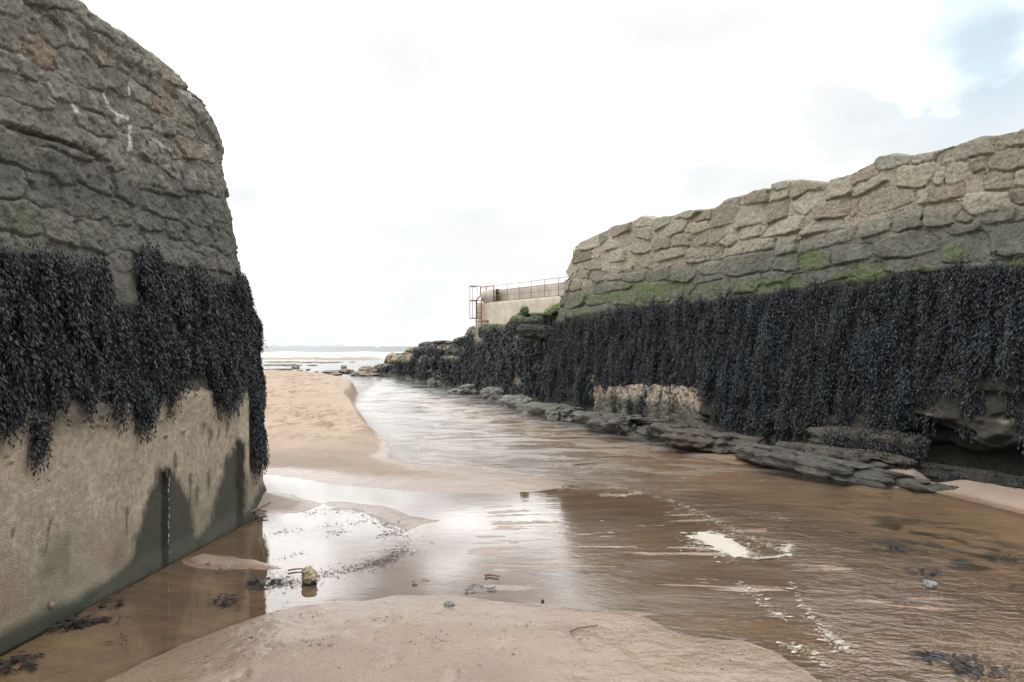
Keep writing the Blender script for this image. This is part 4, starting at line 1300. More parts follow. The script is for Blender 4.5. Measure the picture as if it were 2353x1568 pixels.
# ================================================================== ROCKS
def rock(name, label, cat, loc, dims, rz=0.0, seed=1, sq=3.0, n=18, strata=0.0, rough=0.16, col=(0.13, 0.13, 0.115), tilt=(0, 0), group=None, moss=None, dark=None, mat=None, flat_top=False):
    r = np.random.default_rng(seed)
    lin = np.linspace(-1, 1, n)
    A, B = np.meshgrid(lin, lin, indexing='ij')
    one = np.ones_like(A)
    sides = [np.stack(q, -1) for q in ((A, B, one), (B, A, -one), (one, A, B), (-one, B, A), (B, one, A), (A, -one, B))]
    V = np.concatenate([q.reshape(-1, 3) for q in sides])
    F = np.concatenate([grid_faces(n, n) + k * n * n for k in range(6)])
    V = np.tan(V * 0.72) / math.tan(0.72)
    V = V / (np.sum(np.abs(V) ** sq, 1) ** (1 / sq))[:, None]
    key = np.round(V * 1e4).astype(np.int64)
    _, idx, inv = np.unique(key, axis=0, return_index=True, return_inverse=True)
    V, F = V[idx], inv.ravel()[F]
    o = r.uniform(0, 50, 3)
    D = V * np.array(dims)
    sc = 1.0 / max(0.05, float(np.mean(dims)))
    nz = fbm(D[:, 0] * sc * 1.1 + o[0], D[:, 1] * sc * 1.1 + o[1], D[:, 2] * sc * 1.6 + o[2], 5, 0.52)
    k = 1 + rough * nz
    cr = np.abs(perlin(D[:, 0] * sc * 0.9 + o[1], D[:, 1] * sc * 0.9 + o[2], D[:, 2] * sc * 1.2))
    k = k - 0.16 * smooth(0.10, 0.0, cr) + 0.05 * fbm(D[:, 0] * sc * 4 + o[0], D[:, 1] * sc * 4, D[:, 2] * sc * 6, 4, 0.6)
    if strata:
        s = D[:, 2] / (np.array(dims)[2]) * strata + 0.8 * fbm(D[:, 0] * sc + o[0], D[:, 1] * sc, 1, 3)
        k = k + 0.03 * np.tanh(3 * np.sin(s * math.pi))
    P = D * np.stack([k, k, 1 + rough * 0.7 * nz], -1)
    P[:, 2] += D[:, 0] * tilt[0] + D[:, 1] * tilt[1]
    c = np.array(col) * (1 + 0.35 * fbm(D[:, 0] * sc * 2.5 + o[1], D[:, 1] * sc * 2.5, D[:, 2] * sc * 2.5, 4))[:, None]
    if moss is not None:
        q = (smooth(-0.1, 0.45, V[:, 2] + 0.5 * nz) * moss)[:, None]
        c = c * (1 - q) + np.array([0.075, 0.105, 0.032]) * (1 + 0.3 * nz)[:, None] * q
    if dark is not None:
        q = smooth(dark + 0.25, dark - 0.15, V[:, 2] + 0.4 * nz)[:, None]
        c = c * (1 - q) + np.array([0.022, 0.022, 0.018]) * q
    # make every face point outwards
    fc = P[F].mean(1)
    fn = np.cross(P[F[:, 1]] - P[F[:, 0]], P[F[:, 2]] - P[F[:, 0]])
    flip = (fn * fc).sum(1) < 0
    F = np.where(flip[:, None], F[:, ::-1], F)
    ob = mesh_obj(name, P, F, mat or M_ROCK, col=np.clip(c, 0.004, 1))
    ob.location = loc
    ob.rotation_euler = (0, 0, rz)
    tag(ob, label, cat, group)
    return ob


wall_a = math.atan2(-0.932, 0.362)   # direction of the long wall


def at_px(x, y, z=0.0):
    return G(x, y, z)


def rock_px(name, label, x, y, wpx, hpx, deep, rz=0.0, **kw):
    """rock whose foot stands at (x, y), wpx wide and hpx high in the frame, deep metres from front to back"""
    p = at_px(x, y)
    m = p[1] / FPX
    hz_ = hpx * m * 0.5
    kw.setdefault('cat', 'rock')
    cat = kw.pop('cat')
    return rock(name, label, cat, (p[0], p[1] + deep * 0.4, hz_ * 0.72), (wpx * m * 0.5, deep * 0.5, hz_ * 1.25), rz, **kw)


GG = 'rock ledges at the foot of the long wall'
rock('rock_ledge', 'long low grey-green slab sloping into the brown stream', 'rock', (4.02, 10.05, 0.02), (1.42, 0.36, 0.17), math.radians(-58), 41, 3.5, 44, 3, 0.24, (0.061, 0.060, 0.049), (-0.06, -0.22), GG)
rock('rock_ledge', 'upper layered brown block above the undercut one', 'rock', (4.60, 10.62, 0.37), (0.70, 0.26, 0.13), math.radians(-62), 42, 5.0, 34, 2, 0.16, (0.049, 0.043, 0.033), (0, 0), GG)
rock('rock_ledge', 'undercut brown block lying on the sloping green slab', 'rock', (4.24, 10.42, 0.16), (0.92, 0.28, 0.12), math.radians(-62), 43, 5.0, 36, 2, 0.18, (0.054, 0.048, 0.037), (0.0, -0.05), GG)
rock('rock_ledge', 'flat brown layered ledge left of the sand pocket', 'rock', (3.12, 12.45, 0.10), (0.72, 0.45, 0.17), math.radians(-58), 44, 4.0, 34, 3, 0.24, (0.061, 0.052, 0.041), (0, -0.08), GG)
rock('rock_ledge', 'grey wet toe of rock under the bare concrete block', 'rock', (2.25, 14.9, 0.02), (1.35, 0.6, 0.26), math.radians(-66), 45, 2.6, 44, 0.8, 0.5, (0.069, 0.065, 0.056), (0, -0.16), GG)
rock('rock_ledge', 'low grey shelf at the corner of the broken wall', 'rock', (1.15, 18.2, 0.0), (1.75, 0.5, 0.24), math.radians(-69), 46, 2.6, 44, 0.0, 0.55, (0.083, 0.081, 0.070), (0, -0.16), GG)
rock('rock_ledge', 'small dark layered block beside the dark hollow', 'rock', (4.90, 10.15, 0.33), (0.34, 0.22, 0.15), math.radians(-60), 47, 5.0, 26, 2, 0.18, (0.040, 0.036, 0.028), (0, 0), GG)
rock('rock_ledge', 'wet black bedrock floor inside the dark hollow', 'rock', (5.62, 9.05, 0.0), (1.3, 0.34, 0.15), math.radians(-66), 48, 3.0, 40, 3, 0.25, (0.018, 0.018, 0.014), (0, -0.2), GG)
rock('rock_ledge', 'brown ledge stone between concrete block and sand pocket', 'rock', (2.85, 13.35, 0.16), (0.55, 0.35, 0.15), math.radians(-64), 49, 4.0, 26, 2, 0.24, (0.054, 0.047, 0.036), (0, 0), GG)
rock('rock_ledge', 'thin green rim of rock trailing toward the right beach', 'rock', (4.66, 8.98, 0.0), (0.45, 0.13, 0.06), math.radians(-40), 50, 3.0, 26, 2, 0.3, (0.043, 0.046, 0.036), (0, -0.1), GG)

# tufts of wrack rooted on the ledges
def drape(o, n, length, seed, zmin=-0.2):
    r = np.random.default_rng(seed)
    me = o.data
    co = np.empty(len(me.vertices) * 3, np.float32)
    me.vertices.foreach_get('co', co)
    co = co.reshape(-1, 3)
    no = np.empty(len(me.vertices) * 3, np.float32)
    me.vertices.foreach_get('normal', no)
    no = no.reshape(-1, 3)
    rot = np.array(Euler((0, 0, o.rotation_euler[2])).to_matrix())
    P = co @ rot.T + np.array(o.location)
    nn = no @ rot.T
    front = nn @ np.array([-0.80, -0.55, 0.25])
    m = np.where((nn[:, 2] > zmin) & (front > 0.25) & (fbm(P[:, 0] * 3, P[:, 1] * 3, P[:, 2] * 2, 3) > -0.05))[0]
    if not len(m):
        return
    i = r.choice(m, n)
    vs, fs, ss = [], [], []
    off = 0
    for k in range(int(length / 0.03)):
        p = P[i] + nn[i] * (0.02 + 0.02 * r.uniform(size=(n, 1))) + r.normal(0, 0.02, (n, 3)) - np.array([0, 0, 0.03 * k]) + np.array([-0.8, -0.6, 0]) * 0.010 * k
        d = np.stack([r.normal(0, 0.4, n), r.normal(-0.2, 0.4, n), np.full(n, -1.0)], -1)
        d /= np.linalg.norm(d, axis=1)[:, None]
        w_ = np.cross(d, r.normal(size=(n, 3)))
        w_ /= np.linalg.norm(w_, axis=1)[:, None]
        v_, f_, s_ = leaves(p, d, w_, r.uniform(0.025, 0.055, n), r.uniform(0.008, 0.02, n), np.where(r.uniform(size=n) < 0.3, 0.9, np.clip(r.normal(0.4, 0.25, n), 0, 0.8)))
        v_[:, 2] = np.maximum(v_[:, 2], 0.01)
        vs.append(v_); fs.append(f_ + off); ss.append(s_)
        off += len(v_)
    return np.concatenate(vs), np.concatenate(fs), np.concatenate(ss)


dv_, df_, ds_, off_ = [], [], [], 0
for k, o in enumerate([q for q in COL.objects if q.name.startswith('rock_ledge')]):
    lab_ = o['label']
    n_ = 700 if lab_.startswith(('upper', 'small dark')) else 260 if lab_.startswith(('undercut', 'brown ledge', 'wet black', 'grey wet')) else 0
    if n_:
        q = drape(o, n_, 0.16, 400 + k)
        if q:
            dv_.append(q[0]); df_.append(q[1] + off_); ds_.append(q[2]); off_ += len(q[0])
tag(mesh_obj('ledge_seaweed', np.concatenate(dv_), np.concatenate(df_), M_WEED, attrs={'shade': np.concatenate(ds_)}, smooth_shade=False),
    'sparse dark wrack growing on the rock ledges below the long wall', 'seaweed', kind='stuff')

# loose stones along the toe of the breakwater
GT = 'loose rocks along the breakwater toe'
toe = [(1135, 918, 60, 26, 0.9, 'pale grey humped rock at the toe, nearest the dark wall corner'),
       (1085, 905, 50, 22, 0.9, 'grey rock at the toe left of the pale humped one'),
       (1190, 937, 70, 26, 0.7, 'broad flat grey rock just left of the corner ledge'),
       (1048, 906, 34, 12, 0.6, 'low grey stone at the middle of the breakwater toe'),
       (1005, 888, 50, 20, 0.9, 'mid grey rock against the weed halfway along the breakwater'),
       (960, 876, 46, 16, 1.0, 'rounded grey rock near the seaward end of the toe'),
       (1230, 948, 36, 14, 0.5, 'small stone beside the corner at the waterline'),
       (930, 866, 40, 14, 1.2, 'grey-brown rock under the tip of the breakwater'),
       (1160, 925, 30, 14, 0.5, 'small pale stone between the humped and flat rocks'),
       (945, 872, 24, 6, 0.6, 'dark flat stone standing in the water off the tip')]
for i, (x, y, w, h, dp, lab) in enumerate(toe):
    rock_px('toe_rock', lab, x, y, w, h, dp, rz=rng.uniform(-0.5, 0.5), seed=60 + i, sq=2.8, n=18, rough=0.32, col=(0.135, 0.135, 0.12) if i < 5 else (0.115, 0.108, 0.09), group=GT)

# rocks scattered over the tidal flat and at the seaward tip
GF = 'dark rocks scattered on the tidal flat'
flat = [(836, 862, 34, 20, 1.6, 'large brown boulder at the tip of the breakwater'),
        (862, 862, 40, 12, 1.4, 'wedge of pale rock beside the large brown boulder'),
        (822, 864, 44, 10, 1.6, 'sloping rock in front of the large brown boulder'),
        (868, 850, 24, 13, 1.2, 'grey rock between boulder and breakwater tip'),
        (846, 865, 38, 6, 1.0, 'flat dark rock edge in the water below the boulder'),
        (786, 858, 34, 9, 2.4, 'right half of the low rocky spit'),
        (748, 860, 42, 7, 2.6, 'left half of the low rocky spit'),
        (767, 863, 26, 5, 1.6, 'pale low stone in front of the spit'),
        (788, 848, 11, 8, 0.9, 'small upright rock above the spit'),
        (700, 861, 24, 5, 1.5, 'long low stone off the end of the sand bank'),
        (716, 864, 22, 5, 1.4, 'second low stone off the end of the sand bank'),
        (669, 865, 21, 6, 1.2, 'brown hump of rock touching the sand bank crest'),
        (677, 866, 6, 4, 0.5, 'tiny dark stone beside the brown hump'),
        (675, 848, 12, 7, 1.0, 'dark rock standing alone in the flat'),
        (685, 854, 12, 4, 1.0, 'small dark rock nearer than the lone dark rock'),
        (662, 851, 9, 4, 0.9, 'small rock left of the lone dark rock'),
        (706, 852, 6, 4, 0.6, 'pebble-like rock right of the lone dark rock'),
        (707, 860, 14, 4, 1.0, 'low rock just above the long low stone'),
        (724, 858, 8, 5, 0.8, 'small dark rock at the left of the spit'),
        (714, 841, 13, 2.5, 1.5, 'thin flat rock in the middle of the flat'),
        (745, 834.5, 40, 3.5, 4.0, 'long dark ledge in the middle of the far flat'),
        (700, 834, 40, 3, 4.0, 'long dark ledge left of the middle ledge'),
        (663, 841.5, 40, 3.5, 3.0, 'straight ledge running right from the wall edge'),
        (632, 840, 60, 4.5, 3.5, 'wide ledge half hidden by the left wall'),
        (640, 833, 70, 3, 4.5, 'farthest long ledge beside the left wall'),
        (630, 851, 56, 5, 2.4, 'nearest grey ledge beside the left wall'),
        (775, 833, 12, 2.5, 2.0, 'small far ledge right of the long ones'),
        (806, 833, 9, 2.5, 2.0, 'last small far ledge on the right')]
for i, (x, y, w, h, dp, lab) in enumerate(flat):
    rock_px('flat_rock', lab, x, y, w, h if i < 20 else h * 0.6, dp, rz=rng.uniform(-0.15, 0.15), seed=90 + i, sq=2.4, n=14, rough=0.34, col=(0.17, 0.145, 0.12) if i > 4 else (0.17, 0.14, 0.11), group=GF)  # rock colours lightened to stand in for haze over the flat

# ================================================================== THE RUINED BREAKWATER BEYOND THE WALL
BW = StraightWall((-7.4, 45.0), (8.35, -24.0), 0.0, 3.0)
BTOP = [(868, 853), (878, 838), (888, 822), (902, 812), (925, 812), (937, 803), (958, 796), (972, 797), (990, 785), (1010, 784), (1022, 789), (1035, 780), (1050, 776), (1062, 777),
        (1072, 760), (1085, 753), (1098, 757), (1112, 750), (1130, 744), (1150, 749), (1163, 738), (1176, 730), (1186, 718), (1205, 722), (1230, 721), (1262, 720), (1300, 722)]
btu, btv = np.array([hit(BW, x, y) for x, y in BTOP]).T


def build_breakwater():
    root = empty('breakwater', (-2.5, 31, 0))
    L = 25.45
    ul = np.concatenate([np.linspace(-0.6, 14, 260)[:-1], np.linspace(14, L, 330)])
    vs_ = np.linspace(0, 1, 120)
    S, U = np.meshgrid(vs_, ul, indexing='ij')
    o = np.argsort(btu)
    top = np.interp(ul, btu[o], btv[o])
    V = -0.2 + S * (top[None, :] + 0.2)
    lay = auto_courses(-1, L, -0.3, 3.2, 0.5, 0.9, 77)
    H, I, D = lay_stones(U, V, lay, 0.22, 0.22, 0.10, 0.02, 78)
    rough = fbm(U * 4, V * 4, 2, 5)
    big = fbm(U * 0.8, V * 1.0, 5, 3)
    upper = smooth(0.45, 0.8, S + 0.1 * big)
    face = smooth(16.5, 18.5, U)                             # near the standing wall the courses survive as a plain face
    h = H * (0.35 + 0.65 * upper * (1 - face) + 0.3) * (1 - 0.6 * face) + 0.06 * rough + 0.22 * big * (1 - face)
    h = h - 0.35 * smooth(0.5, 1.0, S) * (1 - 0.6 * face)                      # slumps back towards the top
    X, Y = proj(BW.pos(U, V, h))
    led = inpoly(X, Y, [(1180, 772), (1276, 771), (1276, 725), (1180, 730)])
    h = h - 0.22 * led * smooth(0, 1, face)
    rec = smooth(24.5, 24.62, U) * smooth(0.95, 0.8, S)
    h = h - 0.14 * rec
    P = BW.pos(U, V, h)
    c = np.array([0.055, 0.054, 0.045]) * (1 + 0.5 * rough)[..., None]
    bare = smooth(0.25, 0.5, fbm(U * 1.6, V * 2, 33, 3) + 0.25 * (S - 0.7)) * smooth(0.3, 0.7, S)
    for (mx, my, ra, rb) in [(1178, 862, 18, 22), (945, 812, 12, 20), (962, 838, 5, 26), (915, 815, 16, 14), (1098, 765, 16, 20)]:
        pass
    X, Y = proj(P)
    for (mx, my, ra, rb) in [(1195, 865, 18, 20), (1010, 862, 5, 18), (1098, 768, 16, 20), (942, 815, 12, 20), (965, 838, 5, 28), (908, 822, 20, 14), (1140, 810, 10, 12), (880, 838, 14, 10)]:
        bare = np.maximum(bare, smooth(1.25, 0.5, np.hypot((X - mx) / ra, (Y - my) / rb) + 0.5 * rough))
    c = c * (1 - 0.8 * bare[..., None]) + np.array([0.24, 0.205, 0.14]) * (1 + 0.4 * rough)[..., None] * 0.8 * bare[..., None]
    foot = smooth(0.45, 0.15, V + 0.12 * big)[..., None]
    c = c * (1 - 0.6 * foot) + np.array([0.13, 0.125, 0.10]) * 0.6 * foot
    moss = (smooth(0.8, 0.98, S + 0.06 * rough) * smooth(17, 21, U) * 0.8)[..., None]
    c = c * (1 - moss) + np.array([0.05, 0.068, 0.028]) * moss
    c = c * (1 - 0.8 * rec[..., None])  # recess shade, along with black algae, put into the masonry colour
    rp, rc = list(P), list(c)
    for ins, drop in [(0.25, -0.02), (0.7, 0.02), (1.4, 0.05), (2.2, 0.1), (3.2, 0.6), (4.2, 1.5)]:
        v2 = np.maximum(V[-1] - drop + 0.25 * fbm(ul * 1.4, ins * 1.2, 4, 3) * min(1, ins), -0.2)
        rp.append(BW.pos(ul, v2, h[-1] - ins))
        rc.append(c[-1])
    P, c = np.stack(rp), np.stack(rc)
    mesh_obj('masonry', (P - np.array(root.location)).reshape(-1, 3), grid_faces(*P.shape[:2]), M_ROCK, root, col=np.clip(c, 0.004, 1).reshape(-1, 3))
    tag(root, 'low ruined breakwater under dark weed, running out from the broken wall end', 'breakwater')
    return (ul, top, h, V)


bul, btop, bh, bV = build_breakwater()
uv = candidates(BW, 0.3, 25.4, 0.15, 2.7, 26000, 23)
tt = np.interp(uv[:, 0], bul, btop)
wb = fbm(uv[:, 0] * 1.2, uv[:, 1] * 1.2, 3, 4)
ok = (uv[:, 1] < tt - 0.03 - 0.25 * np.clip(wb + 0.1, 0, 1)) & (uv[:, 1] > 0.42 + 0.2 * wb) & (wb + 0.55 * rng.uniform(size=len(wb)) > -0.1)
Xb, Yb = proj(BW.pos(uv[:, 0], uv[:, 1], 0.0))
for (mx, my, ra, rb) in [(1195, 865, 14, 16), (1010, 862, 4, 14), (1098, 768, 14, 16), (942, 815, 10, 16), (965, 838, 4, 22), (908, 822, 16, 10)]:
    ok &= np.hypot((Xb - mx) / ra, (Yb - my) / rb) > 1
uv = uv[ok]
ci = np.searchsorted(bul, uv[:, 0]).clip(0, len(bul) - 1)
ri = np.clip(((uv[:, 1] + 0.2) / (btop[ci] + 0.2) * (bV.shape[0] - 1)).astype(int), 0, bV.shape[0] - 1)
base = bh[ri, ci]


def weed_far(w, uv, base, seed):
    r = np.random.default_rng(seed)
    out = [[], [], []]
    off = 0
    cl = fbm(uv[:, 0] * 3, uv[:, 1] * 1.2, 3.0, 3)
    for k in range(5):
        n = len(uv)
        u = uv[:, 0] + r.normal(0, 0.02, n)
        v = np.maximum(uv[:, 1] - k * 0.055 + r.normal(0, 0.02, n), 0.1)
        P = w.pos(u, v, base + 0.02 + 0.10 * r.uniform(0.1, 1, n) * np.clip(cl + 0.7, 0.2, 1.2))
        nn = w.normal(u)
        ee = np.stack([-nn[:, 1], nn[:, 0], np.zeros(n)], -1)
        a = r.normal(0, 0.6, n)
        d = -np.array([0, 0, 1.0]) * np.cos(a)[:, None] + ee * np.sin(a)[:, None] + nn * r.normal(0.25, 0.4, n)[:, None]
        d /= np.linalg.norm(d, axis=1)[:, None]
        ph = r.normal(0, 0.8, n)
        wd = ee * np.cos(ph)[:, None] + nn * np.sin(ph)[:, None]
        vv, ff, ss = leaves(P, d, wd, r.uniform(0.06, 0.13, n), r.uniform(0.025, 0.05, n), np.clip(0.45 + 0.35 * cl + r.normal(0, 0.2, n), 0, 0.97))
        out[0].append(vv); out[1].append(ff + off); out[2].append(ss)
        off += len(vv)
    return [np.concatenate(q) for q in out]


v, f, s = weed_far(BW, uv, base, 33)
weedB = mesh_obj('hanging_seaweed', v, f, M_WEED, attrs={'shade': s}, smooth_shade=False)
tag(weedB, 'dark wrack draped over the low ruined breakwater', 'seaweed', 'hanging seaweed on the walls', kind='stuff')

# fallen blocks on top of the breakwater beside the broken wall end


def block(label, X, Y, d, w, h, deep, seed, col, moss=None, sq=3.5, rz=0.0, dark=None, tilt=(0, 0)):
    p = np.array([(X - CX) / FPX * d, d, EYE + (HZ - Y) / FPX * d])
    m = d / FPX
    rock('fallen_block', label, 'stone block', tuple(p), (w * m / 2, deep / 2, h * m / 2), rz, seed, sq, 20, 1.5, 0.16, col, tilt, 'fallen blocks beside the broken wall end', moss, dark)


block('long dark flat slab lying below the broken wall end', 1248, 740, 21.95, 74, 30, 0.6, 201, (0.035, 0.037, 0.032), 0.12)
block('jutting grey block hanging out of the broken wall end', 1321, 690, 20.9, 62, 38, 0.8, 202, (0.12, 0.118, 0.105), None, 4.0, -0.2, -0.4, (0.12, 0))
block('green rounded stone standing up on the breakwater', 1205, 716, 22.6, 20, 26, 0.4, 203, (0.06, 0.07, 0.04), 0.9, 2.6)
block('green algae covered wedge leaning against the wall end', 1276, 716, 21.9, 52, 34, 0.8, 204, (0.08, 0.10, 0.055), 1.0, 2.6, 0.1, None, (0.45, 0))
block('square weedy block under the long dark slab', 1222, 762, 21.75, 66, 32, 0.5, 205, (0.024, 0.026, 0.024))
block('dark blue weedy block beside the wall corner', 1258, 764, 21.55, 44, 32, 0.5, 206, (0.022, 0.026, 0.026))
block('mossy lump at the left end of the long slab', 1192, 742, 22.4, 44, 34, 0.5, 207, (0.04, 0.044, 0.034), 0.45, 2.6)
block('round weedy boulder on the breakwater crest', 1125, 762, 27.0, 52, 34, 1.0, 208, (0.035, 0.038, 0.034), 0.35, 2.6)
block('bare brown block on the breakwater crest below the pier', 1092, 770, 28.6, 34, 40, 0.8, 209, (0.13, 0.11, 0.085), None, 3.2)
block('pale barnacled stump far out on the breakwater', 948, 812, 39.0, 26, 30, 1.0, 210, (0.25, 0.205, 0.145), None, 2.8)
block('weedy boulder between the two bare blocks', 985, 797, 36.0, 44, 24, 1.0, 211, (0.05, 0.048, 0.04), None, 2.6)
block('pale end stone at the seaward tip of the breakwater', 905, 824, 42.5, 34, 26, 1.2, 212, (0.22, 0.19, 0.135), None, 2.8)

# ================================================================== CONCRETE PIER, LADDER, RAILING
PA, PB = np.array([-2.45, 55.0]), np.array([9.0, 37.0])
pe = (PB - PA) / np.hypot(*(PB - PA))
pn = np.array([pe[1], -pe[0]])
if pn @ PA > 0:
    pn = -pn                                                  # side facing the channel and the camera
WALK = 4.55


def pier_sweep(profile, name, parent, u0, u1, round_end, colf, mat=M_PIER):
    """sweep (offset across, height) along the pier; the seaward end is turned through a half circle"""
    st = [(PA + pe * u, pn) for u in np.linspace(u1, u0, 70)]
    cen = PA + pe * u0
    P = []
    for (q, nn) in st:
        P.append([(q[0] + nn[0] * o, q[1] + nn[1] * o, z) for o, z in profile])
    if round_end:
        for a in np.linspace(0, math.pi * 0.9, 26)[1:]:
            d = pn * math.cos(a) - pe * math.sin(a)
            # the turn is made about a point set back inside the pier
            P.append([(cen[0] - pn[0] * 1.2 + d[0] * (o + 1.2), cen[1] - pn[1] * 1.2 + d[1] * (o + 1.2), z) for o, z in profile])
    P = np.array(P)
    c = colf(P)
    return mesh_obj(name, (P - np.array([*PA, 0])).reshape(-1, 3), grid_faces(*P.shape[:2]), mat, parent, col=c.reshape(-1, 3), smooth_shade=True)


def pier_col(base):
    def f(P):
        s = (P[..., 0] - PA[0]) * pe[0] + (P[..., 1] - PA[1]) * pe[1]
        st = fbm(s * 1.4, P[..., 2] * 0.25, 3, 4)
        c = np.array(base) * (1 + 0.22 * st)[..., None]
        ru = (smooth(0.1, 0.5, fbm(s * 1.1, P[..., 2] * 0.2, 9, 3)) * 0.5 + 0.5 * smooth(0.8, 0.1, np.abs(s - 1.2)) * (P[..., 2] < WALK))[..., None]
        ru = np.clip(ru, 0, 1) * 0.6
        c = c * (1 - ru) + np.array([0.34, 0.235, 0.15]) * ru
        low = smooth(2.9, 2.4, P[..., 2])[..., None]
        return c * (1 - low) + np.array([0.25, 0.23, 0.18]) * low
    return f


pier = empty('concrete_pier', (*PA, 0))
zz = np.linspace(-0.3, WALK - 0.1, 16)
prof = [(0.12 if z < 2.2 else 0.0, z) for z in zz] + [(-0.03, WALK - 0.02), (-0.08, WALK), (-0.5, WALK), (-1.0, WALK)]
pier_sweep(prof, 'pier_wall', pier, 0.4, 21, True, pier_col((0.36, 0.325, 0.26)))
par = [(-0.85, WALK - 0.05), (-0.85, 4.9), (-0.83, 5.25), (-0.86, 5.42), (-0.95, 5.48), (-1.1, 5.5), (-1.35, 5.48)]
pier_sweep([(-0.62 + 0.0 * z, z) for z in ()] + par, 'parapet', pier, 0.9, 21, False, pier_col((0.29, 0.275, 0.235)))
# bulging nose of the parapet round the end
nose = [(-0.10, WALK - 0.35), (0.02, WALK - 0.05), (0.20, 4.75), (0.30, 5.0), (0.26, 5.2), (0.1, 5.38), (-0.2, 5.47), (-0.6, 5.5), (-1.15, 5.5)]
st = []
c0 = PA + pe * 1.25 - pn * 0.95
for a in np.linspace(-0.9, math.pi * 1.1, 44):
    d = pn * math.cos(a) - pe * math.sin(a)
    st.append([(c0[0] + d[0] * (o + 0.9) - PA[0], c0[1] + d[1] * (o + 0.9) - PA[1], z) for o, z in nose])
st = np.array(st)
mesh_obj('rounded_nose', st.reshape(-1, 3), grid_faces(*st.shape[:2]), M_PIER, pier, col=pier_col((0.31, 0.29, 0.25))(st + np.array([*PA, 0])).reshape(-1, 3))
tag(pier, 'pale concrete pier with rounded end rising behind the breakwater', 'pier')

rail = empty('safety_railing', (*(PA + pe * 1.0), WALK))


def pp(u, off, z):
    q = PA + pe * u + pn * off
    return np.array([q[0], q[1], z]) - np.array(rail.location)


us = [(55 * r + 2.45) / (0.537 + 0.843 * r) for r in [(X - CX) / FPX for X in (1131, 1162, 1189, 1217, 1248, 1280, 1320, 1370)]]
for u in us:
    m = MB()
    m.tube([pp(u, -0.12, WALK), pp(u, -0.12, WALK + 1.1)], 0.020 if u > us[0] else 0.045, 6)
    m.build('post', M_RUST, rail)
for h_, r_ in ((1.09, 0.015), (0.74, 0.014), (0.40, 0.014), (0.05, 0.014)):
    m = MB()
    m.tube([pp(u, -0.12, WALK + h_) for u in us], r_, 6)
    m.build('rail', M_RUST, rail)
tag(rail, 'thin rusty railing along the edge of the concrete pier', 'railing')

LS = 0.75
lad = empty('caged_ladder', (*(PA + pe * LS), 0))


def lp(u, off, z):
    q = PA + pe * (u + LS) + pn * off
    return np.array([q[0], q[1], z]) - np.array(lad.location)


for u in (-0.35, 0.35):
    m = MB()
    m.tube([lp(u, 0.25, 0.6), lp(u, 0.25, WALK + 0.2), lp(u + (0.15 if u > 0 else 0.1), 0.0, WALK + 0.5), lp(u + (0.15 if u > 0 else .1), -0.05, WALK + 1.12)], 0.045, 6)
    m.build('stile', M_RUST, lad)
m = MB()
m.tube([lp(-0.25, -0.05, WALK + 1.1), lp(1.3, -0.12, WALK + 1.1)], 0.035, 6)
m.build('top_bar', M_RUST, lad)
for z in np.arange(0.9, WALK, 0.3):
    m = MB()
    m.tube([lp(-0.35, 0.25, z), lp(0.35, 0.25, z)], 0.022, 5)
    m.build('rung', M_RUST, lad)
hoop = [(-0.3, 0.25), (-0.42, 0.5), (-0.36, 0.75), (-0.1, 0.9), (0.2, 0.85), (0.36, 0.6), (0.3, 0.25)]
for z in (WALK - 1.05, WALK + 0.15, WALK + 1.12):
    m = MB()
    m.tube([lp(u, o, z) for u, o in hoop], 0.028, 6)
    m.build('cage_hoop', M_RUST, lad)
for (u, o) in hoop[1:6]:
    m = MB()
    m.tube([lp(u, o, WALK - 1.05), lp(u, o, WALK + 1.12)], 0.016, 5)
    m.build('cage_bar', M_RUST, lad)
m = MB()
m.tube([lp(0.35, 0.25, 3.3), lp(0.9, 0.05, 3.3)], 0.06, 6)
m.build('bracket', M_RUST, lad)
tag(lad, 'rust red caged ladder on the rounded end of the pier', 'ladder')

# ================================================================== FAR OFF: harbour arm and a sail
fp = empty('harbour_arm', (-520, 2000, 0))
m = MB()
n = 60
pv, pf = [], []
for i in range(n):
    x = -640 + i * (640 - 427) / (n - 1)
    top_ = 3.6 + 1.1 * abs(float(fbm(x * 0.06, 1.0, 2.0, 3))) + 2.2 * smooth(-470, -428, x)
    pv += [(x + 520, 0, -1), (x + 520, 0, top_), (x + 520, 9, top_), (x + 520, 9, -1)]
for i in range(n - 1):
    for k in range(3):
        a = i * 4 + k
        pf.append((a, a + 1, a + 5, a + 4))
pf.append(((n - 1) * 4, (n - 1) * 4 + 1, (n - 1) * 4 + 2, (n - 1) * 4 + 3))
mesh_obj('arm_wall', pv, pf, M_FAR, fp, False)
m.tube([(91, 4, 5.5), (91, 4, 8.2)], [1.0, 0.7], 8)
m.build('light_post', M_FAR, fp)
tag(fp, 'faint grey harbour arm low on the horizon beside the left wall', 'harbour wall')

sb = empty('sailing_boat', ((868 - CX) / FPX * 1300, 1300, 0))
mesh_obj('sail', [(-1.0, 0, 2), (2.6, 0.3, 2.2), (0, 0, 13.5), (-1.0, 0.08, 2), (2.6, 0.38, 2.2), (0, 0.08, 13.5)], [(0, 1, 2), (5, 4, 3), (0, 3, 4, 1), (1, 4, 5, 2), (2, 5, 3, 0)], M_BOAT, sb, False)
mesh_obj('hull', [(-3.2, -0.9, 1.1), (3.4, -0.6, 1.2), (3.4, 0.6, 1.2), (-3.2, 0.9, 1.1), (-2.6, -0.5, -0.3), (2.6, -0.3, -0.3), (2.6, 0.3, -0.3), (-2.6, 0.5, -0.3)],
         [(0, 1, 2, 3), (0, 4, 5, 1), (1, 5, 6, 2), (2, 6, 7, 3), (3, 7, 4, 0)], M_BOAT, sb, False)
m = MB()
m.tube([(-0.15, 0.04, 0.8), (-0.1, 0.04, 14)], 0.08, 6)
m.build('mast', M_BOAT, sb)
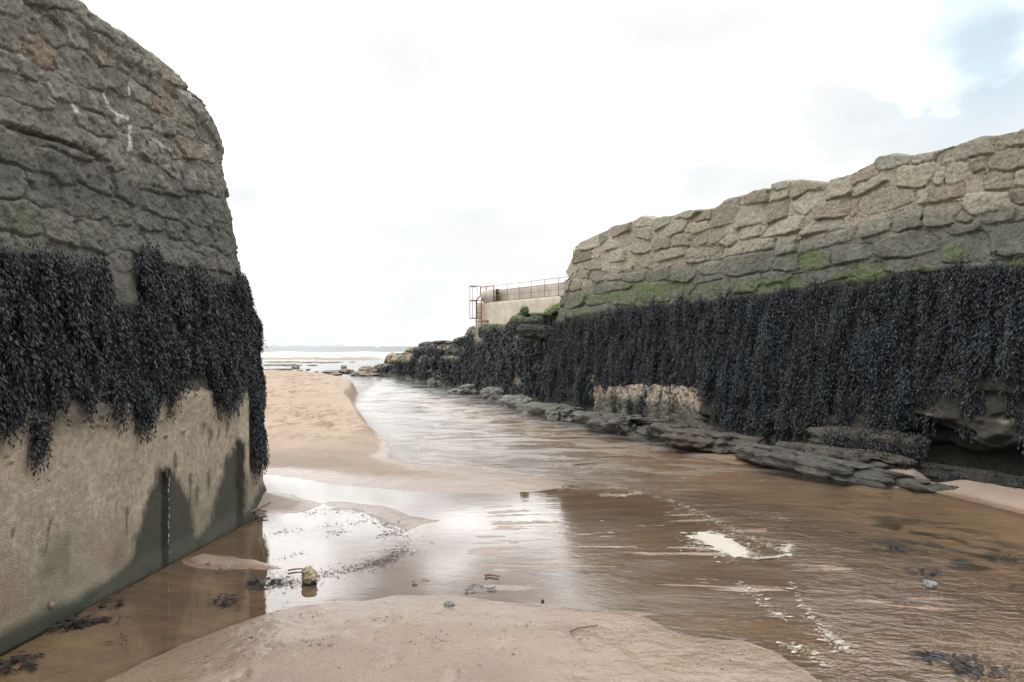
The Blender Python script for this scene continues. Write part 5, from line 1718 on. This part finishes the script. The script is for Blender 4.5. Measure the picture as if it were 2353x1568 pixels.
tag(sb, 'tiny white sailing boat far out on the horizon', 'boat')

# ================================================================== SMALL THINGS ON THE SAND
rock_px('stone', 'single cream stone standing in the shiny wet sand', 706, 1344, 33, 34, 0.13, rz=0.4, cat='stone', seed=301, sq=2.8, n=22, rough=0.22, col=(0.34, 0.29, 0.19), dark=-0.35)
rock_px('pebble', 'smooth grey oval pebble at the edge of the near sand', 1032, 1396, 25, 11, 0.05, cat='pebble', seed=302, sq=2.5, n=14, rough=0.05, col=(0.15, 0.16, 0.16))
rock_px('pebble', 'small black pebble on the near sand below the grey one', 986, 1451, 15, 7, 0.035, cat='pebble', seed=303, sq=2.5, n=12, rough=0.1, col=(0.03, 0.03, 0.04))
rock_px('pebble', 'tiny brown pebble on sand left of centre near the wet edge', 577, 1471, 9, 6, 0.02, cat='pebble', seed=304, sq=2.5, n=10, rough=0.1, col=(0.06, 0.035, 0.03))
rock_px('pebble', 'tiny black pebble beside the wet footprints', 1247, 1384, 7, 5, 0.02, cat='pebble', seed=305, sq=2.5, n=10, rough=0.1, col=(0.03, 0.025, 0.025))
rock_px('pebble', 'blue-grey stone breaking the brown stream at right', 2144, 1350, 26, 12, 0.08, cat='stone', seed=306, sq=2.8, n=14, rough=0.2, col=(0.20, 0.22, 0.23))


def weed_clump(label, x, y, wpx, hpx, n, seed, z=0.012, ang=0.0, flat=0.35, L=0.065, W=0.017):
    r = np.random.default_rng(seed)
    c = G(x, y)
    m = c[1] / FPX
    hx, hy = wpx * m / 2, hpx * m * (c[1] / EYE) / 2
    hy = min(hy, 1.0)
    n = int(n * 1.8)
    ns = max(3, n // 22)
    tx_, ty_, aa_ = [], [], []
    for k in range(ns):
        q = r.normal(0, 0.15, 2)
        al = r.uniform(0, 2 * math.pi)
        m_ = n // ns
        for j in range(m_):
            al += r.normal(0, 0.35)
            q = q + np.array([math.cos(al) / hx, math.sin(al) / hy]) * L * 0.35
            tx_.append(q[0]); ty_.append(q[1]); aa_.append(al)
    t = np.stack([tx_, ty_], -1)
    keep = (np.abs(t) < 1.15).all(1)
    t, a = t[keep], np.array(aa_)[keep]
    n = len(t)
    px_, py_ = t[:, 0] * hx, t[:, 1] * hy
    ca, sa = math.cos(ang), math.sin(ang)
    gz_ = np.maximum(ground_height(c[0] + px_ * ca - py_ * sa, c[1] + px_ * sa + py_ * ca), 0.0)
    P = np.stack([px_ * ca - py_ * sa, px_ * sa + py_ * ca, gz_ + 0.003 + r.uniform(0, z, n) * np.exp(-1.5 * (t ** 2).sum(1))], -1)
    a = a + ang + r.normal(0, 0.45, n)
    d = np.stack([np.cos(a), np.sin(a), r.normal(0.0, 0.10, n)], -1)
    wd = np.stack([-np.sin(a), np.cos(a), r.uniform(-0.5, 0.5, n)], -1)
    v, f, s = leaves(P, d, wd, L * r.uniform(0.4, 1.1, n), W * r.uniform(0.4, 1.2, n), np.where(r.uniform(size=n) < 0.2, 0.9, np.clip(r.normal(0.25, 0.25, n), 0, 0.8)))
    v[:, 2] = np.maximum(v[:, 2], np.repeat(gz_, 4) + 0.002)
    o = mesh_obj('seaweed_clump', v, f, M_WEED, attrs={'shade': s}, smooth_shade=False)
    o.location = (c[0], c[1], 0)
    tag(o, label, 'seaweed', 'loose seaweed clumps')


weed_clump('round black tuft of weed on brown sand left of the cream stone', 517, 1382, 34, 16, 260, 1, 0.05)
weed_clump('long black strand of weed in the wet sand beside the cream stone', 606, 1342, 58, 14, 260, 2, 0.03, 0.2)
weed_clump('thin dark twist of weed against the foot of the wall', 258, 1387, 38, 16, 160, 3, 0.03, 0.6)
weed_clump('long green-black swath of weed below the twist at the wall foot', 165, 1432, 120, 22, 380, 4, 0.012, 0.42)
weed_clump('small dark weed scrap on brown sand under the round tuft', 276, 1474, 26, 14, 60, 5, 0.012, 0.3)
weed_clump('small weed scrap between swath and round tuft', 276, 1424, 24, 8, 50, 6, 0.012, 0.4)
weed_clump('ragged weed scrap near the lower left corner', 72, 1502, 34, 12, 80, 7, 0.02, 0.4)
weed_clump('dark weed patch in the lower left corner', 30, 1528, 80, 26, 320, 8, 0.012, 0.3)
weed_clump('tiny weed scrap in the shiny film right of the cream stone', 962, 1337, 22, 8, 40, 9, 0.02)
weed_clump('upper of two weed scraps in the middle of the wet sand', 1104, 1343, 24, 8, 40, 10, 0.02)
weed_clump('lower, wider of two weed scraps in the middle of the wet sand', 1105, 1359, 54, 9, 70, 11, 0.015)
weed_clump('dark weed patch under the stream beside the blue-grey stone', 2123, 1315, 60, 14, 160, 12, 0.006)
weed_clump('wide weed patch in the stream near the lower right corner', 2185, 1514, 120, 18, 300, 13, 0.006, -0.25)
weed_clump('dark weed patch lowest in the lower right corner', 2265, 1543, 110, 16, 300, 14, 0.006, -0.1)
weed_clump('green weed patch at the right edge of the stream', 2335, 1285, 60, 26, 220, 15, 0.006)
weed_clump('weed fleck in the stream below the right beach', 2039, 1140, 30, 7, 70, 16, 0.01)
weed_clump('green-black weed in the stream below the thin green rim', 2060, 1255, 110, 22, 200, 17, 0.004, -0.3)
weed_clump('small tuft at the damp wall corner', 585, 1190, 40, 16, 200, 18, 0.06, 0.3)


def stick(label, a, b, r_, z=0.012, bend=0.02):
    p, q = G(*a), G(*b)
    zz_ = max(0.0, float(ground_height(np.array([p[0]]), np.array([p[1]]))[0]))
    m = MB()
    pts = []
    for t in np.linspace(0, 1, 7):
        w = p + (q - p) * t
        pts.append((w[0] - p[0], w[1] - p[1] + bend * math.sin(t * 5), zz_ + z))
    m.tube(pts, [r_ * (1 - 0.4 * t) for t in np.linspace(0, 1, 7)], 6)
    o = m.build('driftwood_stick', M_WOOD)
    o.location = (p[0], p[1], 0)
    tag(o, label, 'stick', 'driftwood sticks')


stick('reddish twig on the damp near sand', (1311, 1462), (1372, 1444), 0.006)
stick('short stick in the shiny wet sand above the weed scraps', (1115, 1327), (1148, 1326), 0.009)
stick('pale stick propped at the wall corner', (565, 1196), (622, 1166), 0.012, 0.05, 0.0)
stick('second stick at the wall corner, crossing the pale one', (575, 1180), (612, 1186), 0.010, 0.03, 0.0)
stick('dark root-like stick in the upper wet sand', (662, 1325 - 10), (720, 1318 - 8), 0.006)
stick('floating branch in the stream by the wall corner', (1322, 1070), (1368, 1066), 0.012)

# ------------------------------------------------------------------ drifts of broken weed in the wet sand


def flecks(name, label, cat, paths, mat, z, smin, smax, seed, elong=2.2, wide=1.0):
    """tiny flat flakes strewn about polylines: (points, spread in px across, count)"""
    r = np.random.default_rng(seed)
    vs_, fs_ = [], []
    b = 0
    for pts, spread, cnt in paths:
        pts = np.array(pts, float)
        sg = np.hypot(*np.diff(pts, axis=0).T)
        cu = np.concatenate([[0], np.cumsum(sg)])
        t = r.uniform(0, cu[-1], cnt)
        spread_ = spread * (0.5 + 1.1 * r.uniform(size=cnt) ** 2) * wide
        x = np.interp(t, cu, pts[:, 0]) + r.normal(0, 1, cnt) * spread_
        y = np.interp(t, cu, pts[:, 1]) + r.normal(0, 0.38, cnt) * spread_
        for xx, yy in zip(x, y):
            c = G(xx, yy)
            s = r.uniform(smin, smax) * r.choice([0.5, 1, 1, 1.8], p=[.4, .3, .2, .1])
            k = r.integers(5, 8)
            a0 = r.normal(0, 0.5)
            aa = np.sort(r.uniform(0, 2 * math.pi, k))
            lx, ly = np.cos(aa) * s * elong * r.uniform(0.6, 1.2, k), np.sin(aa) * s * r.uniform(0.6, 1.2, k)
            for i in range(k):
                vs_.append((c[0] + lx[i] * math.cos(a0) - ly[i] * math.sin(a0), c[1] + lx[i] * math.sin(a0) + ly[i] * math.cos(a0), z + r.uniform(0, 0.003)))
            fs_.append(tuple(range(b, b + k)))
            b += k
    vs_ = np.array(vs_)
    gz_ = ground_height(vs_[:, 0], vs_[:, 1])
    vs_[:, 2] += np.maximum(gz_, 0.0)
    o = mesh_obj(name, vs_, fs_, mat, None, False)
    tag(o, label, cat, kind='stuff')
    return o


M_DEBRIS = simple_mat('weed_crumbs', (0.04, 0.036, 0.032), 0.6, 0.4, 80)
flecks('seaweed_debris', 'black crumbs of weed strewn through the shiny wet sand', 'seaweed',
       [([(640, 1345), (700, 1330), (760, 1316), (840, 1302), (890, 1290), (925, 1270), (938, 1248), (930, 1230), (905, 1212), (870, 1195)], 12, 900),
        ([(840, 1300), (890, 1285), (925, 1265), (935, 1245)], 10, 420),
        ([(830, 1178), (870, 1195), (910, 1215)], 9, 180), ([(760, 1170), (800, 1172), (830, 1182)], 7, 120),
        ([(740, 1210), (790, 1205), (840, 1200)], 9, 120), ([(870, 1235), (905, 1225), (925, 1228)], 8, 160), ([(755, 1225), (800, 1222)], 6, 60),
        ([(600, 1235), (650, 1222), (700, 1216)], 8, 60), ([(580, 1345), (640, 1335), (690, 1345)], 14, 220), ([(560, 1310), (600, 1325), (660, 1330)], 16, 140),
        ([(640, 1285), (690, 1270)], 8, 40), ([(480, 1300), (540, 1330), (600, 1345)], 20, 160), ([(700, 1185), (740, 1172)], 6, 60), ([(390, 1300), (470, 1320), (540, 1310)], 18, 140)],
       M_DEBRIS, 0.002, 0.002, 0.0065, 5, 2.4, 1.7)
flecks('sand_specks', 'brown specks of shell and weed on the near sand', 'debris',
       [([(640, 1400), (800, 1420), (1000, 1420)], 60, 260), ([(380, 1540), (700, 1500), (1100, 1500)], 80, 330), ([(1100, 1450), (1400, 1460), (1700, 1520)], 70, 330),
        ([(690, 1480), (780, 1500)], 18, 70), ([(980, 1480), (1050, 1490)], 16, 50), ([(700, 1420), (760, 1410)], 18, 50)],
       simple_mat('brown_specks', (0.10, 0.06, 0.04), 0.8, 0.4, 80), 0.003, 0.0015, 0.004, 6)
flecks('foam', 'cream flecks and patches of foam on the stream', 'foam',
       [([(1590, 1250), (1640, 1243), (1690, 1262), (1720, 1278), (1660, 1275)], 26, 1100), ([(1600, 1235), (1660, 1228)], 14, 300), ([(1735, 1284), (1790, 1280), (1822, 1274)], 5, 300), ([(1805, 1268), (1812, 1252)], 8, 300),
        ([(1380, 1138), (1430, 1140), (1478, 1132)], 6, 360), ([(1380, 1115), (1480, 1132), (1560, 1160), (1640, 1195), (1720, 1235), (1790, 1262)], 9, 420),
        ([(1700, 1340), (1740, 1375), (1780, 1410), (1810, 1428)], 10, 170), ([(1815, 1340), (1850, 1400), (1890, 1450), (1940, 1490)], 9, 170), ([(1880, 1440), (1910, 1470), (1950, 1500)], 16, 150),
        ([(1790, 1480), (1860, 1500), (1910, 1540)], 16, 110), ([(1540, 1180), (1600, 1190)], 12, 60)],
       M_FOAM, 0.003, 0.002, 0.008, 7, 2.6)
FP = np.array([(1540, 1226), (1590, 1222), (1632, 1213), (1673, 1230), (1721, 1254), (1733, 1283), (1687, 1290), (1639, 1272), (1600, 1248)], float)
fx_, fy_ = np.meshgrid(np.linspace(1530, 1750, 220), np.linspace(1205, 1300, 130))
fd = polydist(fx_, fy_ * 1.0, FP)
gg_ = FPX * EYE / (fy_ - HZ)
wx_, wy_ = (fx_ - CX) / FPX * gg_, gg_
fd = fd + 9 * fbm(wx_ * 9, wy_ * 9, 3, 4) + 5 * fbm(wx_ * 3, wy_ * 22, 5, 3) - 7
fz = np.maximum(ground_height(wx_, wy_), 0) + 0.003 + 0.006 * smooth(0, 12, fd) * (0.6 + 0.6 * fbm(wx_ * 40, wy_ * 40, 2, 3))
q = grid_faces(*fx_.shape)
q = q[(fd.ravel()[q] > 0).all(1)]
used, inv = np.unique(q, return_inverse=True)
tag(mesh_obj('foam_patch', np.stack([wx_, wy_, fz], -1).reshape(-1, 3)[used], inv.reshape(-1, 4), M_FOAM), 'one broad cream patch of foam lying on the brown stream', 'foam', kind='stuff')
print('scene built')
